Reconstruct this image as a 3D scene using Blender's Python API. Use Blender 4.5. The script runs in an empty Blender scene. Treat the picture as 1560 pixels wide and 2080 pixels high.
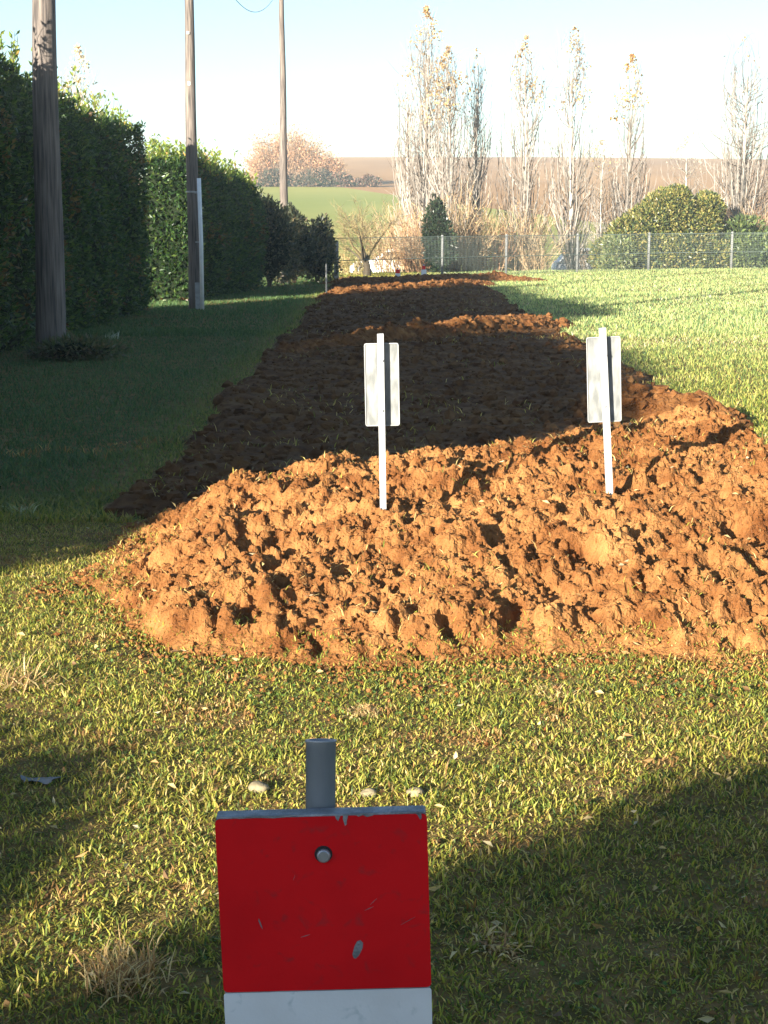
import bpy, math
import numpy as np
from mathutils import Vector

# ------------------------------------------------------------------ camera, sky, sun, exposure
SC = bpy.context.scene
COL = SC.collection
R = math.radians
RNG = np.random.default_rng(7)
F_PX, PITCH, CAM_Z = 3150.0, R(10.26), 1.6

cam_d = bpy.data.cameras.new('camera')
cam = bpy.data.objects.new('camera', cam_d); COL.objects.link(cam)
cam.location = (0, 0, CAM_Z); cam.rotation_euler = (R(90) - PITCH, 0, 0)
cam_d.sensor_fit = 'VERTICAL'; cam_d.sensor_height = 24.0
cam_d.lens = F_PX / 2080 * 24.0
cam_d.clip_start = 0.05; cam_d.clip_end = 4000
SC.camera = cam

SUN_EL, SUN_AZ = R(13.0), R(34)           # azimuth measured from straight behind the camera towards its left
TO_SUN = Vector((-math.sin(SUN_AZ) * math.cos(SUN_EL), -math.cos(SUN_AZ) * math.cos(SUN_EL), math.sin(SUN_EL)))
w = bpy.data.worlds.new('World'); SC.world = w; w.use_nodes = True
nt = w.node_tree; bg = nt.nodes['Background']
sky = nt.nodes.new('ShaderNodeTexSky'); sky.sky_type = 'NISHITA'; sky.sun_disc = False
sky.sun_elevation = SUN_EL; sky.sun_rotation = R(180) + SUN_AZ
sky.air_density = 1.0; sky.dust_density = 0.6; sky.ozone_density = 2.7
nt.links.new(sky.outputs[0], bg.inputs[0]); bg.inputs[1].default_value = 0.066
sl = bpy.data.lights.new('sun', 'SUN'); sl.energy = 5.0; sl.angle = R(0.5); sl.color = (1.0, 0.93, 0.80)
so = bpy.data.objects.new('sun', sl); COL.objects.link(so)
so.rotation_euler = TO_SUN.to_track_quat('Z', 'Y').to_euler()
SC.view_settings.view_transform = 'Standard'; SC.view_settings.look = 'None'
SC.view_settings.exposure = 2.05; SC.view_settings.gamma = 1

# ------------------------------------------------------------------ helpers
def ray(px, py):
    dx = (px - 780) / F_PX; dy = -(py - 1040) / F_PX
    return np.array([dx, math.cos(PITCH) + dy * math.sin(PITCH), -math.sin(PITCH) + dy * math.cos(PITCH)])

def at(px, py, Y):
    """world point seen at photo pixel px, py at depth Y"""
    r = ray(px, py); t = Y / r[1]
    return np.array([r[0] * t, Y, CAM_Z + r[2] * t])

def hit(px, py, z=0.0):
    r = ray(px, py); t = (z - CAM_Z) / r[2]
    return np.array([r[0] * t, r[1] * t, z])

def mesh_np(name, V, F, mat, parent=None, cols=None, smooth=False):
    V = np.asarray(V, dtype=np.float32).reshape(-1, 3)
    if not isinstance(F, list): F = [F]
    F = [np.asarray(f, dtype=np.int32) for f in F if len(f)]
    me = bpy.data.meshes.new(name)
    me.vertices.add(len(V)); me.vertices.foreach_set('co', V.ravel())
    idx = np.concatenate([f.ravel() for f in F])
    tot = np.concatenate([np.full(len(f), f.shape[1], np.int32) for f in F])
    st = np.concatenate([[0], np.cumsum(tot)[:-1]]).astype(np.int32)
    me.loops.add(len(idx)); me.loops.foreach_set('vertex_index', idx)
    me.polygons.add(len(tot)); me.polygons.foreach_set('loop_start', st); me.polygons.foreach_set('loop_total', tot)
    me.polygons.foreach_set('use_smooth', np.full(len(tot), bool(smooth)))
    me.update(calc_edges=True); me.validate()
    if cols is not None:
        a = me.color_attributes.new('tint', 'FLOAT_COLOR', 'POINT')
        c = np.ones((len(V), 4), np.float32); c[:, :3] = cols
        a.data.foreach_set('color', c.ravel())
    me.materials.append(mat)
    o = bpy.data.objects.new(name, me); COL.objects.link(o)
    if parent: o.parent = parent
    return o

class MB:
    """collects pieces for one mesh"""
    def __init__(s): s.V = []; s.F = []; s.C = []; s.n = 0
    def add(s, V, F, c=None):
        V = np.asarray(V, float).reshape(-1, 3)
        for f in (F if isinstance(F, list) else [F]):
            f = np.asarray(f, int)
            if len(f): s.F.append(f + s.n)
        s.V.append(V); s.n += len(V)
        if c is not None: s.C.append(np.broadcast_to(np.asarray(c, float), V.shape))
        return s
    def build(s, name, mat, parent=None, smooth=False):
        return mesh_np(name, np.concatenate(s.V), s.F, mat, parent, np.concatenate(s.C) if s.C else None, smooth)

def tag(o, label, cat, group=None):
    o['label'] = label; o['category'] = cat
    if group: o['group'] = group
    return o
def kind(o, k='structure'):
    o['kind'] = k; return o
def thing(name, loc, label, cat, group=None, rotz=0):
    o = bpy.data.objects.new(name, None); COL.objects.link(o)
    o.empty_display_size = 0.2; o.location = tuple(float(v) for v in loc); o.rotation_euler = (0, 0, rotz)
    return tag(o, label, cat, group)

# noise -----------------------------------------------------------
def h2(ix, iy, seed):
    n = (ix.astype(np.int64) * 374761393 + iy.astype(np.int64) * 668265263 + seed * 1442695041) & 0x7fffffff
    n = ((n ^ (n >> 13)) * 1274126177) & 0x7fffffff
    n = (n ^ (n >> 16)) & 0xffffff
    return n / float(0xffffff)
def vnoise(x, y, seed=0):
    ix = np.floor(x); iy = np.floor(y); fx = x - ix; fy = y - iy
    fx = fx * fx * (3 - 2 * fx); fy = fy * fy * (3 - 2 * fy)
    a = h2(ix, iy, seed); b = h2(ix + 1, iy, seed); c = h2(ix, iy + 1, seed); d = h2(ix + 1, iy + 1, seed)
    return (a * (1 - fx) + b * fx) * (1 - fy) + (c * (1 - fx) + d * fx) * fy
def fbm(x, y, sc=1.0, oc=4, seed=0):
    s = 0; a = 0.5; x = np.asarray(x, float) / sc; y = np.asarray(y, float) / sc
    for i in range(oc):
        s = s + a * (vnoise(x * 2 ** i + 17.3 * i, y * 2 ** i - 9.1 * i, seed + i) - 0.5); a *= 0.5
    return s * 2
def clods(x, y, size, seed, amp=1.0):
    """rounded lumps packed on a jittered grid"""
    gx = np.floor(x / size); gy = np.floor(y / size); out = np.zeros_like(x)
    for i in (-1, 0, 1):
        for j in (-1, 0, 1):
            cx = gx + i; cy = gy + j
            px = (cx + h2(cx, cy, seed)) * size; py = (cy + h2(cx, cy, seed + 1)) * size
            r = size * (0.35 + 0.6 * h2(cx, cy, seed + 2)); hh = 0.4 + 0.6 * h2(cx, cy, seed + 3)
            d2 = ((x - px) ** 2 + (y - py) ** 2) / (r * r)
            out = np.maximum(out, hh * np.sqrt(np.clip(1 - d2, 0, 1)))
    return out * amp
def sstep(a, b, x):
    t = np.clip((x - a) / (b - a), 0, 1); return t * t * (3 - 2 * t)

# materials -------------------------------------------------------
def new_mat(name):
    m = bpy.data.materials.new(name); m.use_nodes = True
    return m, m.node_tree, m.node_tree.nodes['Principled BSDF']
def noisy(name, c1, c2, scale=5, rough=0.8, bump=0.0, bscale=30, detail=6, metallic=0.0, spec=0.3, stretch=None, tint=False, lo=0.35, hi=0.65):
    m, t, b = new_mat(name)
    tc = t.nodes.new('ShaderNodeTexCoord'); mp = t.nodes.new('ShaderNodeMapping')
    t.links.new(tc.outputs['Object'], mp.inputs[0])
    if stretch: mp.inputs['Scale'].default_value = stretch
    n = t.nodes.new('ShaderNodeTexNoise'); n.inputs['Scale'].default_value = scale; n.inputs['Detail'].default_value = detail
    t.links.new(mp.outputs[0], n.inputs[0])
    r = t.nodes.new('ShaderNodeValToRGB'); r.color_ramp.elements[0].position = lo; r.color_ramp.elements[1].position = hi
    r.color_ramp.elements[0].color = (*c1, 1); r.color_ramp.elements[1].color = (*c2, 1)
    t.links.new(n.outputs[0], r.inputs[0])
    out = r.outputs[0]
    if tint:
        a = t.nodes.new('ShaderNodeAttribute'); a.attribute_name = 'tint'
        mx = t.nodes.new('ShaderNodeMix'); mx.data_type = 'RGBA'; mx.blend_type = 'MULTIPLY'; mx.inputs[0].default_value = 1
        t.links.new(out, mx.inputs[6]); t.links.new(a.outputs['Color'], mx.inputs[7]); out = mx.outputs[2]
    t.links.new(out, b.inputs['Base Color'])
    b.inputs['Roughness'].default_value = rough; b.inputs['Metallic'].default_value = metallic
    b.inputs['Specular IOR Level'].default_value = spec
    if bump:
        n2 = t.nodes.new('ShaderNodeTexNoise'); n2.inputs['Scale'].default_value = bscale; n2.inputs['Detail'].default_value = 8
        t.links.new(mp.outputs[0], n2.inputs[0])
        bp = t.nodes.new('ShaderNodeBump'); bp.inputs['Strength'].default_value = bump; bp.inputs['Distance'].default_value = 0.02
        t.links.new(n2.outputs[0], bp.inputs['Height']); t.links.new(bp.outputs[0], b.inputs['Normal'])
    return m
def leafy(name, rough=0.5, trans=0.35, spec=0.4, tcol=1.6):
    """colour comes from the per-leaf tint; light passes partly through"""
    m, t, b = new_mat(name)
    a = t.nodes.new('ShaderNodeAttribute'); a.attribute_name = 'tint'
    t.links.new(a.outputs['Color'], b.inputs['Base Color'])
    b.inputs['Roughness'].default_value = rough; b.inputs['Specular IOR Level'].default_value = spec
    if trans:
        tr = t.nodes.new('ShaderNodeBsdfTranslucent')
        mu = t.nodes.new('ShaderNodeMix'); mu.data_type = 'RGBA'; mu.blend_type = 'MULTIPLY'; mu.inputs[0].default_value = 1
        t.links.new(a.outputs['Color'], mu.inputs[6]); mu.inputs[7].default_value = (tcol, tcol, tcol * 0.5, 1)
        t.links.new(mu.outputs[2], tr.inputs[0])
        mix = t.nodes.new('ShaderNodeMixShader'); mix.inputs[0].default_value = trans
        t.links.new(b.outputs[0], mix.inputs[1]); t.links.new(tr.outputs[0], mix.inputs[2])
        t.links.new(mix.outputs[0], t.nodes['Material Output'].inputs[0])
    return m

M = {}
M['blade'] = leafy('grass_blade', 0.55, 0.3, 0.25, 1.5)
M['laurel'] = leafy('laurel_leaf', 0.35, 0.35, 0.5, 2.2)
M['dryleaf'] = leafy('dry_leaf', 0.7, 0.3, 0.2, 1.3)
M['bark_tint'] = leafy('bare_twigs', 0.8, 0.0, 0.2)
M['turf'] = noisy('turf', (0.10, 0.080, 0.024), (0.27, 0.165, 0.06), 9, 0.95, 0.9, 90, spec=.1)
M['soil'] = noisy('soil', (0.165, 0.067, 0.021), (0.305, 0.148, 0.052), 9, 0.95, 0.7, 90, tint=True, spec=0.12)
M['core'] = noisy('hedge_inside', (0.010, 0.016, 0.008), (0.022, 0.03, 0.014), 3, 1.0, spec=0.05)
M['pasture'] = noisy('pasture_grass', (0.20, 0.22, 0.028), (0.27, 0.26, 0.045), 0.05, 0.9)
M['plough'] = noisy('ploughed_earth', (0.27, 0.135, 0.042), (0.40, 0.215, 0.075), 0.05, 0.95, 0.6, 0.5, stretch=(1, .25, 1))
M['asphalt'] = noisy('asphalt', (0.045, 0.045, 0.045), (0.065, 0.063, 0.06), 8, 0.9)
M['galv'] = noisy('galvanised_steel', (0.30, 0.31, 0.32), (0.42, 0.43, 0.44), 14, 0.45, metallic=0.6, spec=0.5)
M['alu'] = noisy('weathered_aluminium', (0.12, 0.125, 0.12), (0.24, 0.24, 0.23), 34, 0.6, metallic=0.0, spec=0.5, stretch=(1, 1, 0.35))
M['alu_post'] = noisy('aluminium_post', (0.27, 0.27, 0.26), (0.34, 0.34, 0.33), 12, 0.5, spec=0.5)
M['wire'] = noisy('fence_wire', (0.10, 0.13, 0.11), (0.15, 0.18, 0.16), 4, 0.7)
M['fencepost'] = noisy('fence_post_grey', (0.15, 0.15, 0.145), (0.22, 0.22, 0.21), 8, 0.7)
M['concrete'] = noisy('concrete_post', (0.22, 0.215, 0.20), (0.32, 0.31, 0.29), 10, 0.85, 0.2, 50)
M['whitepaint'] = noisy('white_paint', (0.68, 0.68, 0.66), (0.80, 0.80, 0.79), 6, 0.5)
M['stone'] = noisy('pale_stone', (0.15, 0.12, 0.07), (0.27, 0.22, 0.13), 20, 0.9, 0.3, 60)
M['glass'] = noisy('car_glass', (0.02, 0.025, 0.03), (0.03, 0.035, 0.04), 2, 0.08, spec=0.6)
M['rubber'] = noisy('rubber', (0.015, 0.015, 0.015), (0.03, 0.03, 0.03), 8, 0.8)
M['wire_dark'] = noisy('cable', (0.12, 0.14, 0.13), (0.16, 0.18, 0.17), 8, 0.7)

# geometry pieces --------------------------------------------------
def box(c, s, rot=None):
    c = np.asarray(c, float); s = np.asarray(s, float) / 2
    V = np.array([[x, y, z] for x in (-1, 1) for y in (-1, 1) for z in (-1, 1)], float) * s
    if rot is not None: V = V @ np.asarray(rot).T
    F = np.array([[0, 1, 3, 2], [4, 6, 7, 5], [0, 4, 5, 1], [2, 3, 7, 6], [0, 2, 6, 4], [1, 5, 7, 3]])
    return V + c, F
def tubes(P, Rr, sides=3, cap=False):
    """P (B,n,3), Rr (B,n)"""
    P = np.asarray(P, float); Rr = np.asarray(Rr, float)
    if P.ndim == 2: P = P[None]; Rr = Rr[None]
    B, n, _ = P.shape
    T = np.gradient(P, axis=1); T /= np.linalg.norm(T, axis=2, keepdims=True) + 1e-9
    ref = np.zeros_like(T); ref[..., 0] = 1
    flat = np.abs(T[..., 0]) > 0.9; ref[flat] = (0, 1, 0)
    U = np.cross(T, ref); U /= np.linalg.norm(U, axis=2, keepdims=True) + 1e-9
    W = np.cross(T, U)
    a = np.arange(sides) * 2 * np.pi / sides
    V = P[:, :, None, :] + Rr[:, :, None, None] * (np.cos(a)[None, None, :, None] * U[:, :, None, :] + np.sin(a)[None, None, :, None] * W[:, :, None, :])
    base = (np.arange(B) * n * sides)[:, None, None]
    i = np.arange(n - 1)[None, :, None] * sides; j = np.arange(sides)[None, None, :]; j2 = (j + 1) % sides
    F = np.stack([base + i + j, base + i + j2, base + i + sides + j2, base + i + sides + j], -1).reshape(-1, 4)
    Fs = [F]
    if cap:
        Fs.append(((np.arange(B) * n * sides)[:, None] + np.arange(sides)[None, ::-1]))
        Fs.append(((np.arange(B) * n * sides)[:, None] + (n - 1) * sides + np.arange(sides)[None, :]))
    return V.reshape(-1, 3), Fs
def unit(v): return v / (np.linalg.norm(v, axis=-1, keepdims=True) + 1e-9)
def leaves(C, D, L, W, fold=0.25, rng=RNG, droop=0.0):
    """diamond leaves: base C, direction D"""
    N = len(C); D = unit(D); r = unit(rng.normal(size=(N, 3)))
    S = unit(np.cross(D, r)); Nn = np.cross(S, D)
    L = np.broadcast_to(L, N)[:, None]; W = np.broadcast_to(W, N)[:, None]
    mid = C + D * L * 0.45
    V = np.stack([C, mid + S * W / 2 + Nn * W * fold, C + D * L - Nn * L * droop, mid - S * W / 2 + Nn * W * fold], 1)
    b = np.arange(N)[:, None] * 4
    F = np.concatenate([b + np.array([[0, 1, 2]]), b + np.array([[0, 2, 3]])])
    return V.reshape(-1, 3), F
def pal(N, cols, wts, rng=RNG, jit=0.2):
    c = np.asarray(cols, float)[rng.choice(len(cols), N, p=np.asarray(wts) / np.sum(wts))]
    return c * (1 + jit * rng.uniform(-1, 1, (N, 1)))
def grid(xs, ys):
    X, Y = np.meshgrid(xs, ys); nx, ny = len(xs), len(ys)
    i = np.arange(ny - 1)[:, None] * nx; j = np.arange(nx - 1)[None, :]
    F = np.stack([i + j, i + j + 1, i + nx + j + 1, i + nx + j], -1).reshape(-1, 4)
    return X.ravel(), Y.ravel(), F

ICO = None
def ico():
    global ICO
    if ICO is None:
        import bmesh
        bm = bmesh.new(); bmesh.ops.create_icosphere(bm, subdivisions=1, radius=1)
        ICO = (np.array([v.co[:] for v in bm.verts]), np.array([[v.index for v in f.verts] for f in bm.faces]))
        bm.free()
    return ICO
def lumps(P, S, rng=RNG, flat=0.75):
    """many crumbly lumps: P (N,3), S (N,)"""
    v, f = ico(); N = len(P)
    V = v[None] * (1 + rng.uniform(-0.55, 0.45, (N, len(v), 1))) * S[:, None, None]
    V[..., 0] *= rng.uniform(0.7, 1.3, (N, 1)); V[..., 1] *= rng.uniform(0.7, 1.3, (N, 1)); V[..., 2] *= flat
    V += P[:, None, :]
    F = f[None] + (np.arange(N) * len(v))[:, None, None]
    return V.reshape(-1, 3), F.reshape(-1, 3)

# ------------------------------------------------------------------ terrain
def T(x, y):
    x = np.asarray(x, float); y = np.asarray(y, float)
    z = sstep(20, 55, y) * 0.012 * np.clip(x, -12, 30)
    z = z + 0.02 * fbm(x, y, 1.4, 3, 5) * sstep(0, 2, y)
    z = z + 0.04 * fbm(x, y, 9, 2, 15)
    far = np.interp(y, [62, 68, 80, 90, 120, 160, 200, 300, 380, 420, 470, 600, 900],
                    [0, -.65, -.65, -.4, 1.5, 4.1, 7.0, 13.4, 18.9, 20.9, 21.6, 17, 0])
    k = sstep(150, 400, y)
    far = np.where(far > 0, far * (1 - k * (0.24 * sstep(10, 42, -x) + 0.2 * sstep(42, 200, -x) + 0.05 * sstep(30, 160, x))), far)
    m = sstep(60, 66, y)
    return z * (1 - m) + far
def Ts(x, y): return float(T(np.array([x]), np.array([y]))[0])

# mound outline from the photograph
crest = np.array([at(px, py, Y) for px, py, Y in [
    (215, 1092, 8.15), (300, 1045, 8.1), (440, 992, 8.05), (560, 987, 8.05), (680, 970, 8.2), (800, 950, 8.4), (960, 925, 8.7),
    (1060, 906, 8.9), (1250, 900, 9.1), (1330, 860, 9.6), (1410, 842, 9.9), (1480, 872, 9.5), (1560, 925, 8.8), (1750, 940, 8.7)]])
foot = np.array([hit(px, py) for px, py in [(190, 1190), (250, 1270), (350, 1316), (600, 1345), (900, 1356), (1060, 1330), (1200, 1322), (1400, 1350), (1560, 1345), (1900, 1330)]])
def mound_parts(x):
    yc = np.interp(x, crest[:, 0], crest[:, 1]); zc = np.interp(x, crest[:, 0], np.maximum(crest[:, 2], 0.0))
    yf = np.interp(x, foot[:, 0], foot[:, 1])
    return yf, yc, zc
x_l = crest[0, 0] - 0.02
cav = [(530, 1062, .20, .10), (470, 1078, .10, .06), (715, 1095, .06, .07), (700, 1140, .07, .07), (570, 1186, .06, .05), (505, 1250, .09, .07),
       (632, 1292, .09, .05), (838, 1318, .10, .05), (1190, 1128, .10, .06), (1145, 1212, .06, .08), (1052, 1255, .08, .08), (1415, 1250, .10, .06),
       (1530, 1318, .11, .07), (1085, 1022, .08, .06), (1160, 975, .20, .04), (1520, 955, .16, .07), (555, 1015, .12, .07), (1392, 1110, .09, .07),
       (1500, 1065, .09, .06), (710, 990, .10, .06), (850, 1145, .09, .03), (430, 1090, .08, .05), (1260, 985, .09, .04), (920, 1275, .06, .04)]
def mound_h(x, y, fine=True):
    yf, yc, zc = mound_parts(x)
    yf = yf + 0.10 * fbm(x, y * 0.3, 0.35, 3, 31)
    u = np.clip((y - yf) / (yc - yf), 0, 1)
    zt = zc * (1 + 0.12 * fbm(x, x * 0, 0.35, 3, 33))
    h = zt * (1 - (1 - u) ** 1.9)
    h = h + 0.055 * sstep(0, 0.10, u)                                # steep little bank at the front foot
    b = np.clip((y - yc) / (0.55 + zc * 1.3), 0, 1)
    h = np.where(y > yc, (zt + 0.055) * (1 - sstep(0, 1, b)), h)
    edge = np.clip((x + 0.14 * fbm(x, y, 0.3, 3, 37) - x_l) / .75, 0, 1) ** 1.15
    h = h * edge
    body = np.clip(h / 0.06, 0, 1)
    xw = x + .05 * fbm(x, y, .15, 2, 43); yw = y + .05 * fbm(x, y, .15, 2, 44)
    d = 0.11 * fbm(x, y, 0.42, 4, 41) + 0.055 * (clods(xw, yw, 0.30, 51) - 0.45) + 0.032 * (clods(xw, yw, 0.13, 61) - 0.4)
    xf = x + .035 * fbm(x, y, .04, 2, 45); yf_ = y + .035 * fbm(x, y, .04, 2, 46)
    if fine: d = d + 0.020 * (clods(xf, yf_, 0.055, 71) - 0.4) + 0.010 * (clods(xf, yf_, 0.027, 81) - 0.3) + 0.07 * fbm(x, y, 0.06, 3, 91) + 0.03 * fbm(x, y, 0.02, 2, 97) - 0.05 * np.clip(fbm(x, y, 0.11, 4, 95) - .18, 0, 1)
    for px, py, rx, dep in cav:
        c = CAVP[(px, py)]
        g = np.exp(-(((x - c[0]) / (rx * 0.75)) ** 2 + ((y - c[1] - 0.02) / 0.10) ** 2) ** 1.5)
        lip = np.exp(-(((x - c[0]) / (rx * 1.1)) ** 2 + ((y - c[1] + 0.14) / 0.08) ** 2))
        d = d - dep * 1.9 * g * (0.7 + 0.6 * fbm(x, y, 0.08, 2, 23)) + 0.25 * dep * lip
    out = h + d * body * 0.85
    return np.where(h > 0.004, out, -0.06)
CAVP = {}
for px, py, rx, dep in cav:
    best = None
    for Y in np.linspace(5.7, 9.5, 60):
        p = at(px, py, Y); yf, yc, zc = mound_parts(np.array([p[0]]))
        u = np.clip((Y - yf) / (yc - yf), 0, 1); z = zc * (1 - (1 - u) ** 1.9) + 0.05
        e = abs(float(z[0]) - p[2])
        if best is None or e < best[0]: best = (e, p)
    CAVP[(px, py)] = best[1]

def strip_mask(x, y):
    n = 0.30 * fbm(x, y, 0.9, 4, 101)
    l = sstep(-1.62, -1.40, x + n); re = np.interp(y, [8, 14, 17], [2.25, 2.5, 2.85]); r = 1 - sstep(re - .1, re + .13, x + n)
    f = sstep(8.3, 9.0, y); b = 1 - sstep(53.0, 53.8, y)
    return l * r * f * b
def strip_h(x, y):
    m = strip_mask(x, y)
    h = 0.05 + 0.05 * fbm(x, y, 0.8, 3, 111) + 0.035 * (clods(x, y, 0.22, 121) - .4) + 0.018 * (clods(x, y, 0.09, 131) - .4)
    return T(x, y) + h * m - 0.07 * (1 - m)

def build_ground():
    xs = np.unique(np.concatenate([np.linspace(-700, -60, 20), np.linspace(-60, -7, 40), np.linspace(-7, 7, 141), np.linspace(7, 60, 50), np.linspace(60, 700, 20)]))
    ys = np.unique(np.concatenate([np.linspace(-60, 0, 20), np.linspace(0, 12, 121), np.linspace(12, 67, 110)]))
    X, Y, F = grid(xs, ys)
    Z = T(X, Y)
    inside = (mound_h(X, Y, False) > 0.02) | (strip_mask(X, Y) > 0.9)
    Z = Z - 0.15 * inside
    kind(mesh_np('lawn', np.stack([X, Y, Z], 1), F, M['turf'], smooth=True))
    # far land: pasture rising to a ploughed hill
    yb = lambda x: np.clip(186 - 2.9 * x, 108, 215) + 3 * fbm(x, x * 0, 30, 2, 3)
    xs = np.unique(np.concatenate([np.linspace(-900, -120, 16), np.linspace(-120, 160, 141), np.linspace(160, 900, 16)]))
    def rows(name, y0, y1, n, mat, p=1.0):
        t = np.linspace(0, 1, n) ** p
        X = np.tile(xs, (n, 1)); Y = y0(X) + t[:, None] * (y1(X) - y0(X))
        _, _, F = grid(xs, np.arange(n))
        Z = T(X, Y); Z = Z + 0.10 * fbm(X, Y, 12, 2, 9)
        return kind(mesh_np(name, np.stack([X.ravel(), Y.ravel(), Z.ravel()], 1), F, mat, smooth=True))
    rows('road', lambda x: 67 + 0 * x, lambda x: 80 + 0 * x, 6, M['asphalt'])
    rows('pasture', lambda x: 80 + 0 * x, yb, 60, M['pasture'])
    rows('ploughed_hill', yb, lambda x: 900 + 0 * x, 120, M['plough'], 1.4)
build_ground()

def soil_tint(x, y, rng):
    n = fbm(x, y, 0.35, 3, 141)
    dry = np.clip(0.5 + n, 0, 1)[:, None]
    c = np.array([0.70, 0.60, 0.52]) * (1 - dry) + np.array([1.10, 1.08, 1.04]) * dry
    return c * (1 + 0.12 * rng.uniform(-1, 1, (len(x), 1)))

def build_mound():
    rng = np.random.default_rng(11)
    xs = np.arange(-1.75, 4.0, 0.0095); ys = np.arange(5.45, 10.6, 0.0105)
    X, Y, F = grid(xs, ys)
    Z = mound_h(X, Y)
    keep = Z > -0.05
    fk = keep[F].any(1); F = F[fk]
    used = np.unique(F); remap = -np.ones(len(X), int); remap[used] = np.arange(len(used)); F = remap[F]
    X, Y, Z = X[used], Y[used], Z[used]
    Z = Z + T(X, Y)
    jx = 0.006 * fbm(X, Y, 0.03, 2, 201); jy = 0.006 * fbm(X, Y, 0.03, 2, 211)
    mb = MB(); mb.add(np.stack([X + jx, Y + jy, Z], 1), F, soil_tint(X, Y, rng))
    N = 42000
    x = rng.uniform(-1.6, 4.1, N); y = rng.uniform(5.3, 10.6, N); m = mound_h(x, y, False)
    k = m > 0.0; x, y = x[k], y[k]
    z = mound_h(x, y) + T(x, y)
    S = 0.003 + 0.014 * rng.random(len(x)) ** 4
    V, Fl = lumps(np.stack([x, y, z + S * 0.25], 1), S, rng)
    mb.add(V, Fl, np.repeat(soil_tint(x, y, rng), 12, 0))
    # crumbs thrown onto the turf round the foot
    N = 7000
    x = rng.uniform(-1.6, 4.1, N); y = np.interp(x, foot[:, 0], foot[:, 1]) + .1 - rng.exponential(0.22, N)
    S = 0.003 + 0.009 * rng.random(N) ** 3
    V, Fl = lumps(np.stack([x, y, T(x, y) + S * 0.5], 1), S, rng); mb.add(V, Fl, np.repeat(soil_tint(x, y, rng), 12, 0))
    o = mb.build('earth_mound', M['soil'])
    return tag(o, 'wide near mound of orange crumbly earth in full sun, carrying the two metal marker plates', 'earth mound', 'earth mounds along the dug strip')
build_mound()

SHADE_TINT = np.array([0.50, 0.55, 0.62])       # hedge shade on the strip, deepened in the soil colour
def build_strip():
    rng = np.random.default_rng(12)
    xs = np.arange(-2.1, 3.5, 0.03); ys = np.concatenate([np.arange(8.2, 22, 0.035), np.arange(22, 54.2, 0.08)])
    X, Y, F = grid(xs, ys); Z = strip_h(X, Y)
    mb = MB(); mb.add(np.stack([X, Y, Z], 1), F, soil_tint(X, Y, rng) * SHADE_TINT)
    N = 14000
    x = rng.uniform(-1.6, 3.0, N); y = 8.6 + 45 * rng.random(N) ** 1.6
    k = strip_mask(x, y) > 0.5; x, y = x[k], y[k]
    S = 0.012 + 0.05 * rng.random(len(x)) ** 4
    V, Fl = lumps(np.stack([x, y, strip_h(x, y) + S * 0.3], 1), S, rng); mb.add(V, Fl, np.repeat(soil_tint(x, y, rng), 12, 0) * SHADE_TINT)
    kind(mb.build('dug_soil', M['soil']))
build_strip()

def ridge(label, pts, h, wd, seed, cat='earth mound', dk=(.72, .72, .74)):  # dk darkens the soil colour to deepen the shade on the banks
    """a low bank of loose earth along a polyline of ground points"""
    rng = np.random.default_rng(seed)
    P = np.array(pts, float); x0, y0 = P[:, :2].min(0) - wd * 1.6; x1, y1 = P[:, :2].max(0) + wd * 1.6
    st = 0.02 if y0 < 16 else 0.035
    X, Y, F = grid(np.arange(x0, x1, st), np.arange(y0, y1, st))
    d = np.full(X.shape, 9.0); hh = np.zeros_like(X)
    for a, b in zip(P[:-1], P[1:]):
        ab = b[:2] - a[:2]; t = np.clip(((X - a[0]) * ab[0] + (Y - a[1]) * ab[1]) / (ab @ ab), 0, 1)
        dd = np.hypot(X - a[0] - t * ab[0], Y - a[1] - t * ab[1])
        k = dd < d; d = np.where(k, dd, d); hh = np.where(k, a[2] + t * (b[2] - a[2]), hh)
    d = d + 0.25 * wd * fbm(X, Y, 0.5, 3, seed)
    prof = 1 - sstep(0, 1, d / wd)
    z = h * hh * prof * (1 + 0.5 * fbm(X, Y, 0.4, 3, seed + 5))
    body = np.clip(z / 0.05, 0, 1)
    z = z + body * (0.10 * (clods(X, Y, 0.26, seed + 6) - .4) + 0.05 * (clods(X, Y, 0.11, seed + 7) - .4) + 0.03 * fbm(X, Y, 0.1, 2, seed + 8))
    Z = T(X, Y) + 0.03 + z
    k = (prof > 0.03)[F].any(1); F = F[k]; Z = np.where(prof > 0.03, Z, T(X, Y) - 0.08)
    used = np.unique(F); remap = -np.ones(len(X), int); remap[used] = np.arange(len(used))
    mb = MB(); mb.add(np.stack([X, Y, Z], 1)[used], remap[F], (soil_tint(X, Y, rng) * dk)[used])
    sel = rng.choice(used, min(1600, len(used)), replace=False); sel = sel[prof[sel] > 0.15]
    S = 0.012 + 0.05 * rng.random(len(sel)) ** 3
    V, Fl = lumps(np.stack([X, Y, Z], 1)[sel], S, rng); mb.add(V, Fl, np.repeat(soil_tint(X[sel], Y[sel], rng) * dk, 12, 0))
    o = mb.build('earth_mound', M['soil'])
    return tag(o, label, cat, 'earth mounds along the dug strip')
ridge('first low bank beyond the near mound, ragged crest catching a line of sun',
      [(-1.2, 20.3, .35), (0, 22.3, .9), (1.2, 24.1, 1.1), (2.4, 25.9, .9), (2.9, 26.6, .3)], 0.22, 0.42, 301)
ridge('second low bank of dug earth, pale crest level with the thin stake on the left',
      [(-1.0, 39.9, .9), (0.0, 41.6, 1.0), (1.8, 44.2, 1.1), (2.8, 45.8, .8)], 0.13, 0.65, 331)
ridge('farthest bank of dug earth, in front of the red and white markers by the fence',
      [(-1.0, 48.5, .7), (0.6, 50, 1.0), (2.3, 50.4, 1.4), (3.5, 49.8, 2.0), (4.3, 49.6, .8)], 0.10, 1.0, 361)
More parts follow.
